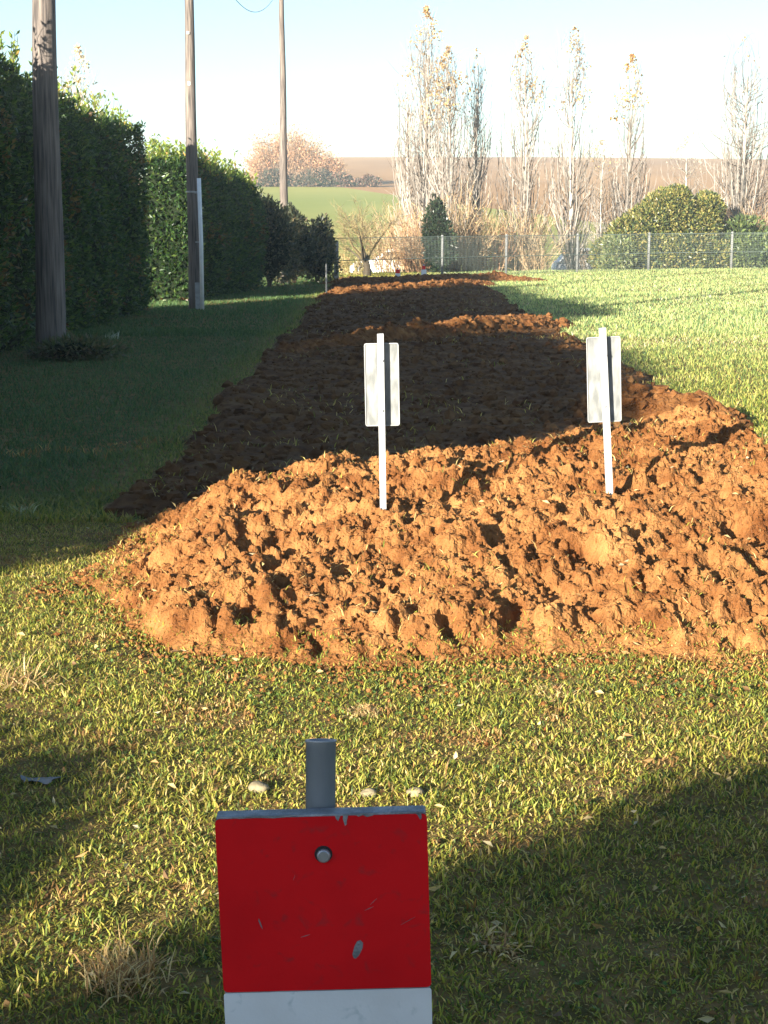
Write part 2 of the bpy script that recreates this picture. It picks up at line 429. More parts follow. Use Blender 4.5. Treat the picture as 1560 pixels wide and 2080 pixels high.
ridge('small orange heap at the right edge of the dug strip, behind the near mound',
      [(1.95, 13.5, .9), (2.4, 13.3, 1.1), (2.75, 12.9, .4)], 0.24, 0.36, 391)

# ------------------------------------------------------------------ grass
def blades(N, x, y, z, L, W, tint, rng, bend=0.5, five=True):
    a = rng.uniform(0, 2 * np.pi, N); s = np.stack([np.cos(a), np.sin(a), np.zeros(N)], 1)
    b = rng.uniform(0, 2 * np.pi, N); lean = rng.uniform(0.1, 1.0, N) * bend
    d = np.stack([np.cos(b) * lean, np.sin(b) * lean, np.ones(N)], 1); d = unit(d)
    P = np.stack([x, y, z], 1); L = L[:, None]; W = W[:, None]
    if five:
        mid = P + d * L * 0.55; tip = mid + unit(d + np.stack([np.cos(b), np.sin(b), -0.5 * np.ones(N)], 1) * (lean * 0.9)[:, None]) * L * 0.5
        V = np.stack([P - s * W * .4, P + s * W * .4, mid + s * W * .5, mid - s * W * .5, tip], 1)
        i = np.arange(N)[:, None] * 5
        F = [i + np.array([[0, 1, 2, 3]]), i + np.array([[3, 2, 4]])]
        return V.reshape(-1, 3), F, np.repeat(tint, 5, 0)
    V = np.stack([P - s * W * .5, P + s * W * .5, P + d * L], 1); i = np.arange(N)[:, None] * 3
    return V.reshape(-1, 3), [i + np.array([[0, 1, 2]])], np.repeat(tint, 3, 0)

GREEN = (0.13, 0.165, 0.028); LIME = (0.31, 0.30, 0.050); OLIVE = (0.38, 0.30, 0.070); STRAW = (0.52, 0.39, 0.15); BROWN = (0.27, 0.15, 0.05); DEEP = (0.055, 0.09, 0.022)
def grass_cols(x, y, N, rng, far=0.0):
    dry = np.clip(0.5 + 1.1 * fbm(x, y, 1.3, 4, 401) + 0.10 * np.sin(x), 0, 1)
    g = np.clip(sstep(0.2, 2.2, x) * sstep(7, 4.5, y) * 0.0 + far * sstep(0, 3, x), 0, 1)
    greenish = np.exp(-((x - 1.1) / 0.9) ** 2 - ((y - 5.3) / 0.35) ** 2)
    dry = np.clip(dry - 0.5 * greenish - 0.7 * g, 0.0, 1)
    c1 = pal(N, [GREEN, LIME, OLIVE, DEEP], [.34, .36, .14, .16], rng)
    c2 = pal(N, [LIME, OLIVE, STRAW, BROWN, GREEN], [.32, .26, .20, .10, .12], rng)
    c = np.where((rng.random(N) < dry)[:, None], c2, c1)
    pale = 1 + 0.35 * sstep(9, 30, y) * sstep(0, 3, x)               # haze and glare of the sunlit far lawn, put into blade colour
    hedge_shade = ((1 - sstep(-2.2, -1.0, x)) * sstep(8, 10, y))[:, None]      # hedge shade painted in with darker blade colours
    c = c * (1 - hedge_shade) + pal(N, [(.05, .10, .032), (.07, .13, .045), (.11, .16, .05)], [.5, .3, .2], rng) * hedge_shade
    dirt = (fbm(x, y, .30, 3, 405) > .36) & (rng.random(N) < .55)            # scalped brown spots
    c = np.where((dirt & (y < 12))[:, None], pal(N, [BROWN, (.36, .19, .07), STRAW], [.45, .35, .2], rng), c)
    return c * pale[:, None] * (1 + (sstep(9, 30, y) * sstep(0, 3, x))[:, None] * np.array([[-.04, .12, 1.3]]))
def near_mask(x, y):
    return (mound_h(x, y, False) < 0.0) & (strip_mask(x, y) < 0.4)

def build_grass():
    rng = np.random.default_rng(21)
    mb = MB()
    # foreground turf
    N = 430000
    y = 1.4 + 8.2 * rng.random(N) ** 0.9; x = rng.uniform(-1, 1, N) * (0.27 * y + 1.0)
    bare = fbm(x, y, 0.42, 3, 411) + 0.5 * fbm(x, y, 0.12, 2, 413)
    mh = mound_h(x, y, False); k = ((mh < 0) | ((mh < .07) & (rng.random(N) < .45))) & (strip_mask(x, y) < .4) & (bare < 0.55 + 0.35 * rng.random(N)); x, y = x[k], y[k]; N = len(x)
    tall = 1 + 0.8 * fbm(x, y, 0.16, 3, 421)
    L = rng.uniform(0.012, 0.032, N) * np.clip(tall, .45, 2.0); W = rng.uniform(0.0024, 0.0060, N)
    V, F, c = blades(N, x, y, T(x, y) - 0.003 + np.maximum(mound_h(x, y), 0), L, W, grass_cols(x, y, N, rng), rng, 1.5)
    mb.add(V, F, c)
    # mid distance
    N = 230000
    y = 8.5 + 17 * rng.random(N) ** 1.3; x = rng.uniform(-1, 1, N) * (0.27 * y + 1.2)
    k = near_mask(x, y) & (x > -5.4); x, y = x[k], y[k]; N = len(x)
    L = rng.uniform(0.03, 0.075, N) * np.clip(1 + 0.8 * fbm(x, y, 0.5, 3, 431), .5, 1.9); W = rng.uniform(0.005, 0.011, N)
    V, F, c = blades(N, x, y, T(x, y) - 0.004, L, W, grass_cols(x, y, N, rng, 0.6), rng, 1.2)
    mb.add(V, F, c)
    # far lawn
    N = 230000
    y = 24 + 40 * rng.random(N) ** 1.1; x = rng.uniform(-1, 1, N) * (0.27 * y + 1.0)
    k = near_mask(x, y) & (x > -5.5); x, y = x[k], y[k]; N = len(x)
    L = rng.uniform(0.04, 0.09, N) * np.clip(1 + 0.9 * fbm(x, y, 1.2, 3, 441), .5, 2); W = rng.uniform(0.012, 0.028, N)
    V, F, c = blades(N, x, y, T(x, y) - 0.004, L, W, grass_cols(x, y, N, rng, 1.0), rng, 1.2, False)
    mb.add(V, F, c)
    kind(mb.build('grass', M['blade']), 'stuff')
    # grass roots, straw and torn turf mixed into the mound
    mb = MB(); N = 16000
    x = rng.uniform(-1.5, 3.9, N); y = rng.uniform(5.4, 9.6, N)
    pm = fbm(x, y, 0.34, 3, 451) + 0.25 * np.exp(-((y - np.interp(x, foot[:, 0], foot[:, 1]) - .45) / .35) ** 2)
    z = mound_h(x, y)
    k = (mound_h(x, y, False) > 0.01) & (pm > 0.16 + 0.15 * rng.random(N)); x, y, z = x[k], y[k], z[k]; N = len(x)
    L = rng.uniform(0.02, 0.06, N); W = rng.uniform(0.0025, 0.006, N)
    V, F, c = blades(N, x, y, z + T(x, y) - 0.004, L, W, pal(N, [LIME, OLIVE, STRAW, GREEN, BROWN], [.25, .22, .32, .11, .10], rng), rng, 2.2)
    mb.add(V, F, c)
    N = 2500; x = rng.uniform(-1.4, 3.9, N); y = rng.uniform(5.7, 9.6, N); z = mound_h(x, y); k = z > 0.03; x, y, z = x[k], y[k], z[k]; N = len(x)
    V, F, c = blades(N, x, y, z + T(x, y), rng.uniform(0.02, 0.08, N), rng.uniform(0.002, 0.004, N), pal(N, [STRAW, BROWN], [.7, .3], rng), rng, 4)
    mb.add(V, F, c)
    # weeds starting again on the shaded strip
    N = 9000; x = rng.uniform(-1.5, 2.9, N); y = 9 + 40 * rng.random(N) ** 1.5; k = (fbm(x, y, 0.9, 3, 461) > .12) & (strip_mask(x, y) > .5); x, y = x[k], y[k]; N = len(x)
    V, F, c = blades(N, x, y, strip_h(x, y), rng.uniform(0.03, 0.09, N), rng.uniform(0.004, 0.009, N), pal(N, [GREEN, LIME, OLIVE, STRAW], [.3, .2, .2, .3], rng), rng, 2)
    mb.add(V, F, c)
    # clover, plantain rosettes and fallen leaf bits in the turf
    N = 9000; y = 2.4 + 6.5 * rng.random(N); x = rng.uniform(-1, 1, N) * (0.27 * y + .8); k = near_mask(x, y) & (fbm(x, y, .35, 3, 471) > .12); x, y = x[k], y[k]; N = len(x)
    V, F = leaves(np.stack([x, y, T(x, y) + rng.uniform(.006, .02, N)], 1), rng.normal(size=(N, 3)) * [1, 1, .25], rng.uniform(.008, .018, N), rng.uniform(.008, .015, N), .15, rng)
    mb.add(V, F, np.repeat(pal(N, [(.07, .13, .03), (.11, .17, .04), (.16, .19, .05)], [1, 1, 1], rng), 4, 0))
    N = 700; y = 2.4 + 7 * rng.random(N); x = rng.uniform(-1, 1, N) * (0.27 * y + .8); z = np.maximum(mound_h(x, y), 0)
    V, F = leaves(np.stack([x, y, T(x, y) + z + rng.uniform(.012, .024, N)], 1), rng.normal(size=(N, 3)) * [1, 1, .3], rng.uniform(.015, .045, N), rng.uniform(.008, .02, N), .3, rng)
    mb.add(V, F, np.repeat(pal(N, [(.34, .20, .08), (.45, .33, .15), (.16, .09, .04), (.50, .42, .26)], [1, 1, 1, .6], rng), 4, 0))
    kind(mb.build('torn_turf', M['blade']), 'stuff')
build_grass()

# ------------------------------------------------------------------ hedges and leafy shrubs
LAUR = [(0.026, 0.060, 0.016), (0.042, 0.085, 0.020), (0.085, 0.125, 0.028), (0.014, 0.034, 0.012)]
def hedge(label, path, zt, depth, n_face, seed, notch=(), leaf=(0.10, 0.045), cols=LAUR, shoots=400):
    """path: list of (x,y) of the face bottom, the hedge lies to the left of it; zt(y) = top height"""
    rng = np.random.default_rng(seed)
    P = np.array(path, float); ys = P[:, 1]
    fx = lambda y: np.interp(y, ys, P[:, 0])
    def top(y):
        z = zt(y) + 0.25 * fbm(y, y * 0, 1.5, 3, seed)
        for c, wd, lo in notch: z = np.where(np.abs(y - c) < wd, np.minimum(z, lo + (z - lo) * (np.abs(y - c) / wd) ** 4), z)
        return z
    root = thing('laurel_hedge', (fx(ys[0]), ys[0], 0), label, 'hedge', 'laurel hedges on the left')
    off = np.array([fx(ys[0]), ys[0], 0])
    # solid dark core inside, added to block light
    n = 90; yy = np.linspace(ys[0] + .15, ys[-1] - .15, n); sect = []
    for y in yy:
        t = float(top(np.array([y]))[0]) - 0.28; x = float(fx(y)) - 0.16; g = Ts(x, y) - 0.1
        wv = 0.08 * math.sin(y * 2.1) + 0.06 * math.sin(y * 5.3)
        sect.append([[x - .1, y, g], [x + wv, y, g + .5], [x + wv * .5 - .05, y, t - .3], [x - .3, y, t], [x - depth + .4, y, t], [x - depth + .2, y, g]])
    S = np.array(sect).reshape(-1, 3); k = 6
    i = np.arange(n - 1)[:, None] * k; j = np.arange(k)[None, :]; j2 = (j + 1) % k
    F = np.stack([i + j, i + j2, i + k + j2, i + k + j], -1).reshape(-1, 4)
    mesh_np('dark_core', S - off, [F, np.array([[5, 4, 3, 2, 1, 0]]), np.array([[0, 1, 2, 3, 4, 5]]) + (n - 1) * k], M['core'], root)
    # leaves on the face, top, back and both ends
    mb = MB()
    def put(x, y, z, nrm):
        N = len(x); D = nrm * rng.uniform(0.2, 1.0, (N, 1)) + rng.normal(size=(N, 3)) * 0.55 + np.array([0, 0, 0.25])
        c = pal(N, cols, [.34, .3, .16, .2], rng, .3); br = (fbm(y * 1.3, z, .5, 3, seed + 12) > .30) & (rng.random(N) < .5); c[br] = pal(int(br.sum()), [(.11, .06, .025), (.16, .11, .04)], [1, 1], rng)
        V, Fl = leaves(np.stack([x, y, z], 1), D, rng.uniform(.7, 1.3, N) * leaf[0], rng.uniform(.8, 1.2, N) * leaf[1], .2, rng)
        mb.add(V - off, Fl, np.repeat(c, 4, 0))
    N = n_face; y = rng.uniform(ys[0], ys[-1], N); t = top(y); z = Ts(-5, 20) + t * rng.random(N)
    bul = 0.22 * fbm(y, z, 0.9, 4, seed + 3) + 0.10 * fbm(y, z, .25, 2, seed + 4)
    x = fx(y) + bul - rng.exponential(0.07, N) - 0.25 * sstep(.75, 1.0, z / t) - 0.1 * (1 - sstep(0, .3, z))
    put(x, y, z, np.array([[1, -.2, 0]]))
    N = n_face // 2; y = rng.uniform(ys[0], ys[-1], N); u = rng.random(N); t = top(y)
    put(fx(y) - .2 - u * (depth - .2), y, t - .12 + 0.3 * fbm(y, u * depth, .5, 3, seed + 6) - rng.exponential(.05, N), np.array([[0, 0, 1]]))
    N = n_face // 5; y = rng.uniform(ys[0], ys[-1], N); t = top(y)
    put(fx(y) - depth + rng.exponential(.07, N), y, t * rng.random(N), np.array([[-1, 0, 0]]))
    for ye, sg in ((ys[0], -1), (ys[-1], 1)):
        N = max(600, n_face // 8); u = rng.random(N); t = float(top(np.array([ye]))[0])
        put(float(fx(ye)) - u * depth, ye + sg * (0.1 * fbm(u, u, .3, 2, 9) - rng.exponential(.05, N)), t * rng.random(N), np.array([[0, sg, 0]]))
    mb.build('foliage', M['laurel'], root)
    # upright shoots on top, leaf colours brightened to look sunlit
    mb = MB(); N = shoots; y = rng.uniform(ys[0], ys[-1], N); cl = fbm(y, y * 0, .8, 3, seed + 8) + .5; x = fx(y) - rng.uniform(.1, depth - .1, N)
    h = rng.uniform(.12, .5, N) * np.clip(cl * 1.6, .4, 1.6); t = top(y) - .15
    P3 = np.stack([np.stack([x + .12 * s_ * rng.normal(size=N) * h, y + .12 * s_ * rng.normal(size=N) * h, t + (h + .15) * s_], 1) for s_ in np.linspace(0, 1, 4)], 1)
    V, Fq = tubes(P3, np.broadcast_to(np.array([.008, .006, .005, .002]), (N, 4))); mb.add(V - off, Fq, (0.10, .09, .03))
    for q in range(10):
        s_ = rng.random(N); base = np.stack([np.interp(s_[i], np.linspace(0, 1, 4), P3[i, :, 0]) for i in range(N)])
        b = P3[:, 0] + (P3[:, -1] - P3[:, 0]) * s_[:, None]
        a = rng.uniform(0, 6.28, N); D = np.stack([np.cos(a), np.sin(a), rng.uniform(.3, 1.8, N)], 1)
        V, Fl = leaves(b, D, rng.uniform(.8, 1.3, N) * leaf[0], leaf[1], .2, rng)
        mb.add(V - off, Fl, np.repeat(pal(N, [(.17, .23, .035), (.26, .29, .05), (.08, .13, .03), (.34, .22, .06)], [.4, .3, .25, .05], rng, .2), 4, 0))
    mb.build('sunlit_shoots', M['laurel'], root)
    return root
hedge('tall dark laurel hedge nearest the camera, behind the thickest wooden pole', [(-4.9, 2.6), (-4.9, 20), (-4.75, 31.6)],
      lambda y: np.interp(y, [2.6, 13, 16, 21, 24, 33], [3.3, 3.3, 4.05, 3.95, 3.6, 3.75]), 1.5, 48000, 501, notch=((14.4, 1.35, 1.9),), shoots=650)
hedge('lower laurel hedge behind the pole with the white conduit', [(-4.4, 36.3), (-4.15, 38), (-3.45, 45)],
      lambda y: np.interp(y, [35, 38, 45], [3.3, 3.15, 2.85]), 1.4, 15000, 521,  leaf=(0.12, 0.055), shoots=380)

def leafy_shrub(name, label, cat, base, rx, ry, h, n, cols, wts, seed, leaf=(0.12, .06), group=None, mat='laurel', blobs=7, lowz=0.05, stems=10, lobes=None, ck=1.1):
    rng = np.random.default_rng(seed); root = thing(name, base, label, cat, group)
    cen = []
    if lobes: blobs = len(lobes)
    for i in range(0 if lobes else blobs):
        u = i / max(1, blobs - 1); a = rng.uniform(0, 6.28); rr = rng.uniform(.15, .6) * (1 - .5 * u)
        cen.append((math.cos(a) * rr * rx, math.sin(a) * rr * ry, h * (lowz + .28 + .45 * u * rng.uniform(.7, 1.1)), rng.uniform(.5, .75) * (1 - .35 * u)))
    mb = MB(); core = MB(); v, f = ico()
    if lobes: cen = lobes
    for cx, cy, cz, s_ in cen:
        RR = np.array([s_, s_, s_]) if lobes else np.array([rx * s_, ry * s_, h * .36 * (.6 + s_ * .5)])
        m = n // blobs; D = unit(rng.normal(size=(m, 3))); rad = 1 + (.25 if lobes else .5) * fbm(D[:, 0] * 3 + cx, D[:, 1] * 3 + D[:, 2] * 4, 1, 3, seed)
        rad = rad - rng.exponential(.08, m)
        Pn = D * rad[:, None] * RR + np.array([cx, cy, cz])
        ok = Pn[:, 2] > .02; Pn = Pn[ok]; D = D[ok]; m = len(Pn)
        V, Fl = leaves(Pn, D * .7 + rng.normal(size=(m, 3)) * .5 + np.array([0, 0, .3]), rng.uniform(.7, 1.4, m) * leaf[0], rng.uniform(.8, 1.2, m) * leaf[1], .2, rng)
        mb.add(V, Fl, np.repeat(pal(m, cols, wts, rng, .3), 4, 0))
        core.add(v * RR * (ck if lobes else .78) + np.array([cx, cy, max(cz, .05)]), f)
    core.build('dark_core', M['core'], root)  # solid dark lumps that keep light from passing through the foliage
    mb.build('foliage', M[mat], root)
    a = rng.uniform(0, 6.28, stems); t = np.linspace(0, 1, 4)
    P3 = np.stack([np.stack([np.cos(a) * rx * .45 * s_, np.sin(a) * ry * .45 * s_, np.full(stems, h * .55 * s_ - .05 * (1 - s_))], 1) for s_ in t], 1)
    V, Fq = tubes(P3, np.broadcast_to(np.array([.03, .022, .015, .008]), (stems, 4)), 5)
    MB().add(V, Fq, (0.10, .07, .045)).build('stem', M['bark_tint'], root)
    return root

DARKB = [(0.05, 0.06, 0.035), (0.09, 0.085, 0.045), (0.16, 0.12, 0.07), (0.03, 0.035, 0.025)]
SH = 'dark shrubs at the end of the hedge'
for lab, px, py, Y, rx, h, sd in [
    ('dark brownish shrub right after the hedge, left of the thin far pole', 548, 575, 46.5, .95, 2.75, 601),
    ('dark rounded shrub at the foot of the thin far pole', 598, 575, 49.0, .85, 2.35, 607),
    ('lower dark shrub between the thin far pole and the concrete fence post', 645, 575, 50.0, .75, 1.85, 613)]:
    p = at(px, py, Y); leafy_shrub('shrub', lab, 'shrub', (p[0], Y, Ts(p[0], Y)), rx, .9, h, 4200, DARKB, [.4, .28, .12, .2], sd, (.13, .06), SH, 'laurel', 6)

# big green bush behind the fence at right
p = at(1335, 545, 66)
leafy_shrub('bush', 'big olive green leafy bush behind the wire fence on the right', 'bush', (p[0], 66, -.5), 3.1, 1.6, 4.0, 26000,
            [(.15, .165, .045), (.24, .22, .065), (.07, .10, .035), (.33, .27, .10), (.02, .03, .014)], [.28, .28, .18, .12, .14], 631, (.15, .08), None, 'laurel',
            lobes=[(-2.0, 0, 1.1, .8), (-1.3, 0, 1.7, .95), (-.5, .1, 2.2, 1.0), (.25, .1, 2.85, .95), (.7, -.2, 3.2, .7), (2.0, 0, 3.0, .65), (1.8, .1, 2.3, .8), (1.2, 0, 1.6, 1.1), (-.3, -.2, 1.1, 1.1), (.9, 0, .9, 1.2), (2.3, 0, 1.1, .8)], ck=.72)
p = at(1252, 545, 65)
leafy_shrub('bush', 'low pale green bush between the white car and the big bush', 'bush', (p[0], 65, -.3), .95, .8, 1.7, 3000,
            [(.16, .19, .07), (.24, .24, .11), (.09, .12, .05)], [.4, .3, .3], 637, (.18, .09), None, 'laurel', 5)
p = at(1530, 545, 66)
leafy_shrub('bush', 'low green bush behind the fence at the right edge of the photo', 'bush', (p[0], 66, -.5), 1.9, 1.1, 2.4, 4200,
            [(.12, .16, .05), (.18, .2, .07), (.07, .10, .04)], [.4, .3, .3], 641, (.2, .1), None, 'laurel', 6)
# evergreen, ivy clad column in the poplars
p = at(884, 545, 63)
leafy_shrub('ivy_clad_stump', 'narrow dark ivy clad stump in front of the tallest poplar', 'ivy', (p[0], 60.2, -.2), .66, .6, 3.1, 4600,
            [(.02, .035, .015), (.035, .055, .02), (.06, .05, .03)], [.5, .35, .15], 647, (.14, .08), None, 'laurel', 6)
# shrubs behind the photographer, whose shade falls on the grass and the near marker
EC = np.array([math.cos(SUN_AZ), -math.sin(SUN_AZ)]); ES = np.array([math.sin(SUN_AZ), math.cos(SUN_AZ)])
def garden(label, c, s_, lob, n, seed):
    b = EC * c + ES * s_
    L = [(EC[0] * a, EC[1] * a, z, r_) for a, z, r_ in lob]
    leafy_shrub('garden_shrub', label, 'shrub', (b[0], b[1], 0), 1, 1, 2, n, LAUR, [.34, .3, .16, .2], seed, (.14, .07), None, 'laurel', lobes=L)
garden('taller evergreen garden shrub behind the camera, shading the red panel', -.60, -6, [(-.9, 1.40, .8), (-.40, 1.58, .85), (-.45, 1.15, .88), (.05, 2.0, 1.0), (-.45, 1.83, .7), (.55, 2.3, 1.1), (1.4, 2.2, 1.2), (-.5, .4, .8), (.6, .8, 1.1), (1.6, .8, 1.1), (-1.5, 1.12, .76)], 15000, 653)
garden('lower evergreen garden shrub left of the tall one, near the hedge end', -3.7, -5, [(.70, 1.15, .54), (.65, .6, .58), (.35, 1.12, .72), (-.1, 1.12, .72), (-.6, 1.05, .7), (0, .5, .8), (-.9, .6, .8)], 8000, 659)

# ------------------------------------------------------------------ trees
def branchset(rng, starts, dirs, lens, r0, n=5, wig=.06, up=.3, sides=3):
    N = len(starts); P = [starts]; d = unit(dirs)
    for i in range(n - 1):
        d = unit(d + rng.normal(size=(N, 3)) * wig * 2 + np.array([0, 0, up / n]))
        P.append(P[-1] + d * (lens / (n - 1))[:, None])
    P = np.stack(P, 1); Rr = r0[:, None] * np.linspace(1, .25, n)[None, :]
    return P, Rr
def sample(P, t):
    n = P.shape[1]; f = t * (n - 1); i = np.minimum(f.astype(int), n - 2); u = (f - i)[:, None]
    k = np.arange(len(P)); return P[k, i] * (1 - u) + P[k, i + 1] * u, unit(P[k, i + 1] - P[k, i])

BARKP = [(.20, .172, .145), (.29, .26, .225), (.15, .125, .10), (.09, .07, .055)]
def poplar(label, px, ytop, wpx, Y, seed, nb=120, leafn=160, leafcol=None, basez=-.5, group='bare poplars beyond the fence', lowtwigs=True):
    rng = np.random.default_rng(seed); topp = at(px, ytop, Y); X = topp[0]
    H = topp[2] - basez; Wd = wpx / F_PX * Y / 2 * 1.15
    root = thing('poplar_tree', (X, Y, basez), label, 'poplar tree', group)
    n = 9; t = np.linspace(0, 1, n); tp = np.stack([.10 * np.sin(t * 5 + seed) * t, .1 * np.cos(t * 4 + seed) * t, H * .95 * t - .1], 1)
    V, F = tubes(tp, .15 * (H / 11) ** 1.5 * (1 - t) ** .8 + .010, 8); MB().add(V, F, (.42, .37, .31)).build('trunk', M['bark_tint'], root)
    mb = MB()
    t0 = rng.random(nb) ** 1.3 * .85 + .02
    st, _ = sample(np.repeat(tp[None], nb, 0), t0)
    env = lambda h: Wd * np.interp(h / H, [0, .12, .3, .55, .8, .93, 1.0], [.55, .85, 1.1, 1.1, .85, .5, .05])
    a = rng.uniform(0, 6.28, nb); L = H * rng.uniform(.16, .42, nb) * (1 - t0 * .45); m = 7
    P = np.zeros((nb, m, 3)); wob = rng.normal(size=(nb, 2)) * .06; zt = np.minimum(st[:, 2] + L, H * rng.uniform(.9, 1.0, nb))
    fr = rng.uniform(.2, 1.25, nb)
    for i, s_ in enumerate(np.linspace(0, 1, m)):
        z = st[:, 2] + (zt - st[:, 2]) * s_
        rad = env(z) * fr * (1 - np.exp(-3.2 * s_)) + .03 * rng.normal(size=nb) * (s_ > 0)
        P[:, i] = np.stack([tp[0, 0] + np.cos(a) * rad + wob[:, 0] * s_ + st[:, 0] * (1 - s_), np.sin(a) * rad + wob[:, 1] * s_ + st[:, 1] * (1 - s_), z], 1)
    r = (.024 * (1 - t0) + .011)
    V, F = tubes(P, r[:, None] * np.linspace(1, .3, m)[None]); mb.add(V, F, np.repeat(pal(nb, BARKP, [.35, .3, .2, .15], rng), m * 3, 0))
    # twigs
    ns = nb * 5; k = rng.integers(0, nb, ns); s0, d0 = sample(P[k], rng.random(ns)); D = d0 + rng.normal(size=(ns, 3)) * .38
    P2, R2 = branchset(rng, s0, D, rng.uniform(.35, 1.3, ns) * H / 12, rng.uniform(.007, .013, ns), 4, .05, .5)
    over = P2[:, :, 2] > H; P2[:, :, 2] = np.where(over, H - .05 * rng.random(over.shape), P2[:, :, 2])
    V, F = tubes(P2, R2); mb.add(V, F, np.repeat(pal(ns, BARKP, [.3, .25, .25, .2], rng), 4 * 3, 0))
    if lowtwigs:                                                     # suckers round the foot
        ns = nb; a = rng.uniform(0, 6.28, ns); s0 = np.stack([np.cos(a) * .25, np.sin(a) * .25, rng.uniform(0, .6, ns)], 1)
        P3, R3 = branchset(rng, s0, np.stack([np.cos(a) * .35, np.sin(a) * .35, np.ones(ns)], 1) + rng.normal(size=(ns, 3)) * .15, rng.uniform(1, 3.4, ns), rng.uniform(.010, .020, ns), 5, .05, .4)
        V, F = tubes(P3, R3); mb.add(V, F, np.repeat(pal(ns, [(.34, .23, .12), (.20, .12, .06), (.44, .34, .22), (.08, .05, .03)], [.35, .3, .2, .15], rng), 15, 0))
    mb.build('crown', M['bark_tint'], root)
    if leafn:
        zz = H * (1 - rng.random(leafn) ** 1.4 * .32); a = rng.uniform(0, 6.28, leafn)
        cl = rng.integers(0, 14, leafn); ca = rng.uniform(0, 6.28, 14); cz = H * (1 - rng.random(14) ** 1.3 * .3)
        z = cz[cl] + rng.normal(size=leafn) * .22; z = np.minimum(z, H)
        rd = env(z) * rng.uniform(.3, 1.0, leafn); aa = ca[cl] + rng.normal(size=leafn) * .5
        C = np.stack([np.cos(aa) * rd, np.sin(aa) * rd, z], 1)
        V, F = leaves(C, rng.normal(size=(leafn, 3)) + np.array([0, 0, -.3]), rng.uniform(.09, .17, leafn), rng.uniform(.07, .13, leafn), .2, rng)
        lc = leafcol or [(.42, .26, .11), (.46, .33, .18), (.30, .22, .14)]
        MB().add(V, F, np.repeat(pal(leafn, lc, [.4, .35, .25], rng), 4, 0)).build('leaves', M['dryleaf'], root)
    return root
poplar('tallest bare poplar, above the dark ivy column', 866, 15, 105, 67, 701, 190, 330)
poplar('bushy poplar leaning against the right side of the tallest one', 912, 95, 100, 65, 703, 160, 420)
poplar('slim short-crowned poplar at the left flank of the tallest one', 830, 150, 62, 69, 705, 110, 40)
poplar('slender poplar with almost no leaves, just right of the tallest pair', 968, 100, 62, 67, 707, 120, 50)
poplar('narrow poplar with a beige leafy tip above the second grey fence post', 1069, 76, 82, 67, 709, 130, 260)
poplar('narrow poplar with a pointed leafy tip, behind the white car', 1167, 56, 84, 67, 711, 130, 220, lowtwigs=False)
poplar('poplar with an orange leaf tuft at its top, left of the big green bush', 1284, 112, 74, 69, 713, 130, 330, [(.62, .33, .09), (.48, .33, .17), (.32, .24, .15)])
poplar('widest bare poplar at the right edge, without leaves', 1520, 70, 150, 69, 715, 260, 20)
FP = 'far poplars showing over the hill line'
poplar('small far poplar over the hill line, behind the big green bush', 1398, 278, 95, 100, 717, 110, 150, [(.5, .4, .3), (.45, .38, .3), (.4, .33, .27)], 0.3, FP, False)
poplar('small far poplar close to the left of the orange tufted one', 1225, 284, 75, 100, 719, 90, 110, None, 0.3, FP, False)
poplar('pale leafy poplar top showing over the near hedge, right of the thickest pole', 158, 95, 85, 62, 721, 90, 420, [(.62, .55, .45), (.70, .52, .30), (.5, .46, .4)], -.2, FP, False)

def twig_shrub(label, px, Y, h, rx, n, seed, cols, group, name='bare_shrub', basez=None, leafn=0, leafcols=None):
    rng = np.random.default_rng(seed); p = at(px, 545, Y); bz = Ts(p[0], Y) if basez is None else basez
    root = thing(name, (p[0], Y, bz), label, 'bare shrub', group)
    a = rng.uniform(0, 6.28, n); rr = rx * .75 * np.sqrt(rng.random(n))
    s0 = np.stack([np.cos(a) * rr, np.sin(a) * rr * .6, np.full(n, -.05)], 1)
    sp = rng.uniform(0, .5, n)
    L = h * rng.uniform(.5, 1.05, n) * (1 - .45 * (rr / rx) ** 2)
    P, Rr = branchset(rng, s0, np.stack([np.cos(a) * sp, np.sin(a) * sp, np.ones(n)], 1), L, rng.uniform(.010, .020, n), 6, .07, .1)
    V, F = tubes(P, Rr); MB().add(V, F, np.repeat(pal(n, cols, [1] * len(cols), rng, .25), 18, 0)).build('stems', M['bark_tint'], root)
    mb = MB()
    m = n * 7; k = rng.integers(0, n, m); s1, d1 = sample(P[k], rng.uniform(.15, 1, m))
    P2, R2 = branchset(rng, s1, d1 + rng.normal(size=(m, 3)) * .55, h * rng.uniform(.08, .28, m), rng.uniform(.006, .010, m), 4, .09, .2)
    V, F = tubes(P2, R2); mb.add(V, F, np.repeat(pal(m, cols, [1] * len(cols), rng, .3), 12, 0))
    mb.build('twigs', M['bark_tint'], root)
    if leafn:
        k = rng.integers(0, m, leafn); C, D = sample(P2[k], rng.random(leafn))
        V, F = leaves(C, rng.normal(size=(leafn, 3)), rng.uniform(.06, .12, leafn), rng.uniform(.04, .08, leafn), .2, rng)
        MB().add(V, F, np.repeat(pal(leafn, leafcols, [1] * len(leafcols), rng, .3), 4, 0)).build('leaves', M['dryleaf'], root)
    return root
BS = 'bare brown shrubs along the fence'
TAN = [(.32, .22, .12), (.19, .12, .065), (.42, .32, .19)]; RED = [(.27, .14, .07), (.15, .08, .045), (.36, .23, .12)]
OL = [(.30, .25, .10), (.22, .17, .08), (.40, .33, .16)]
DL = [(.36, .22, .10), (.45, .30, .14), (.22, .14, .07)]
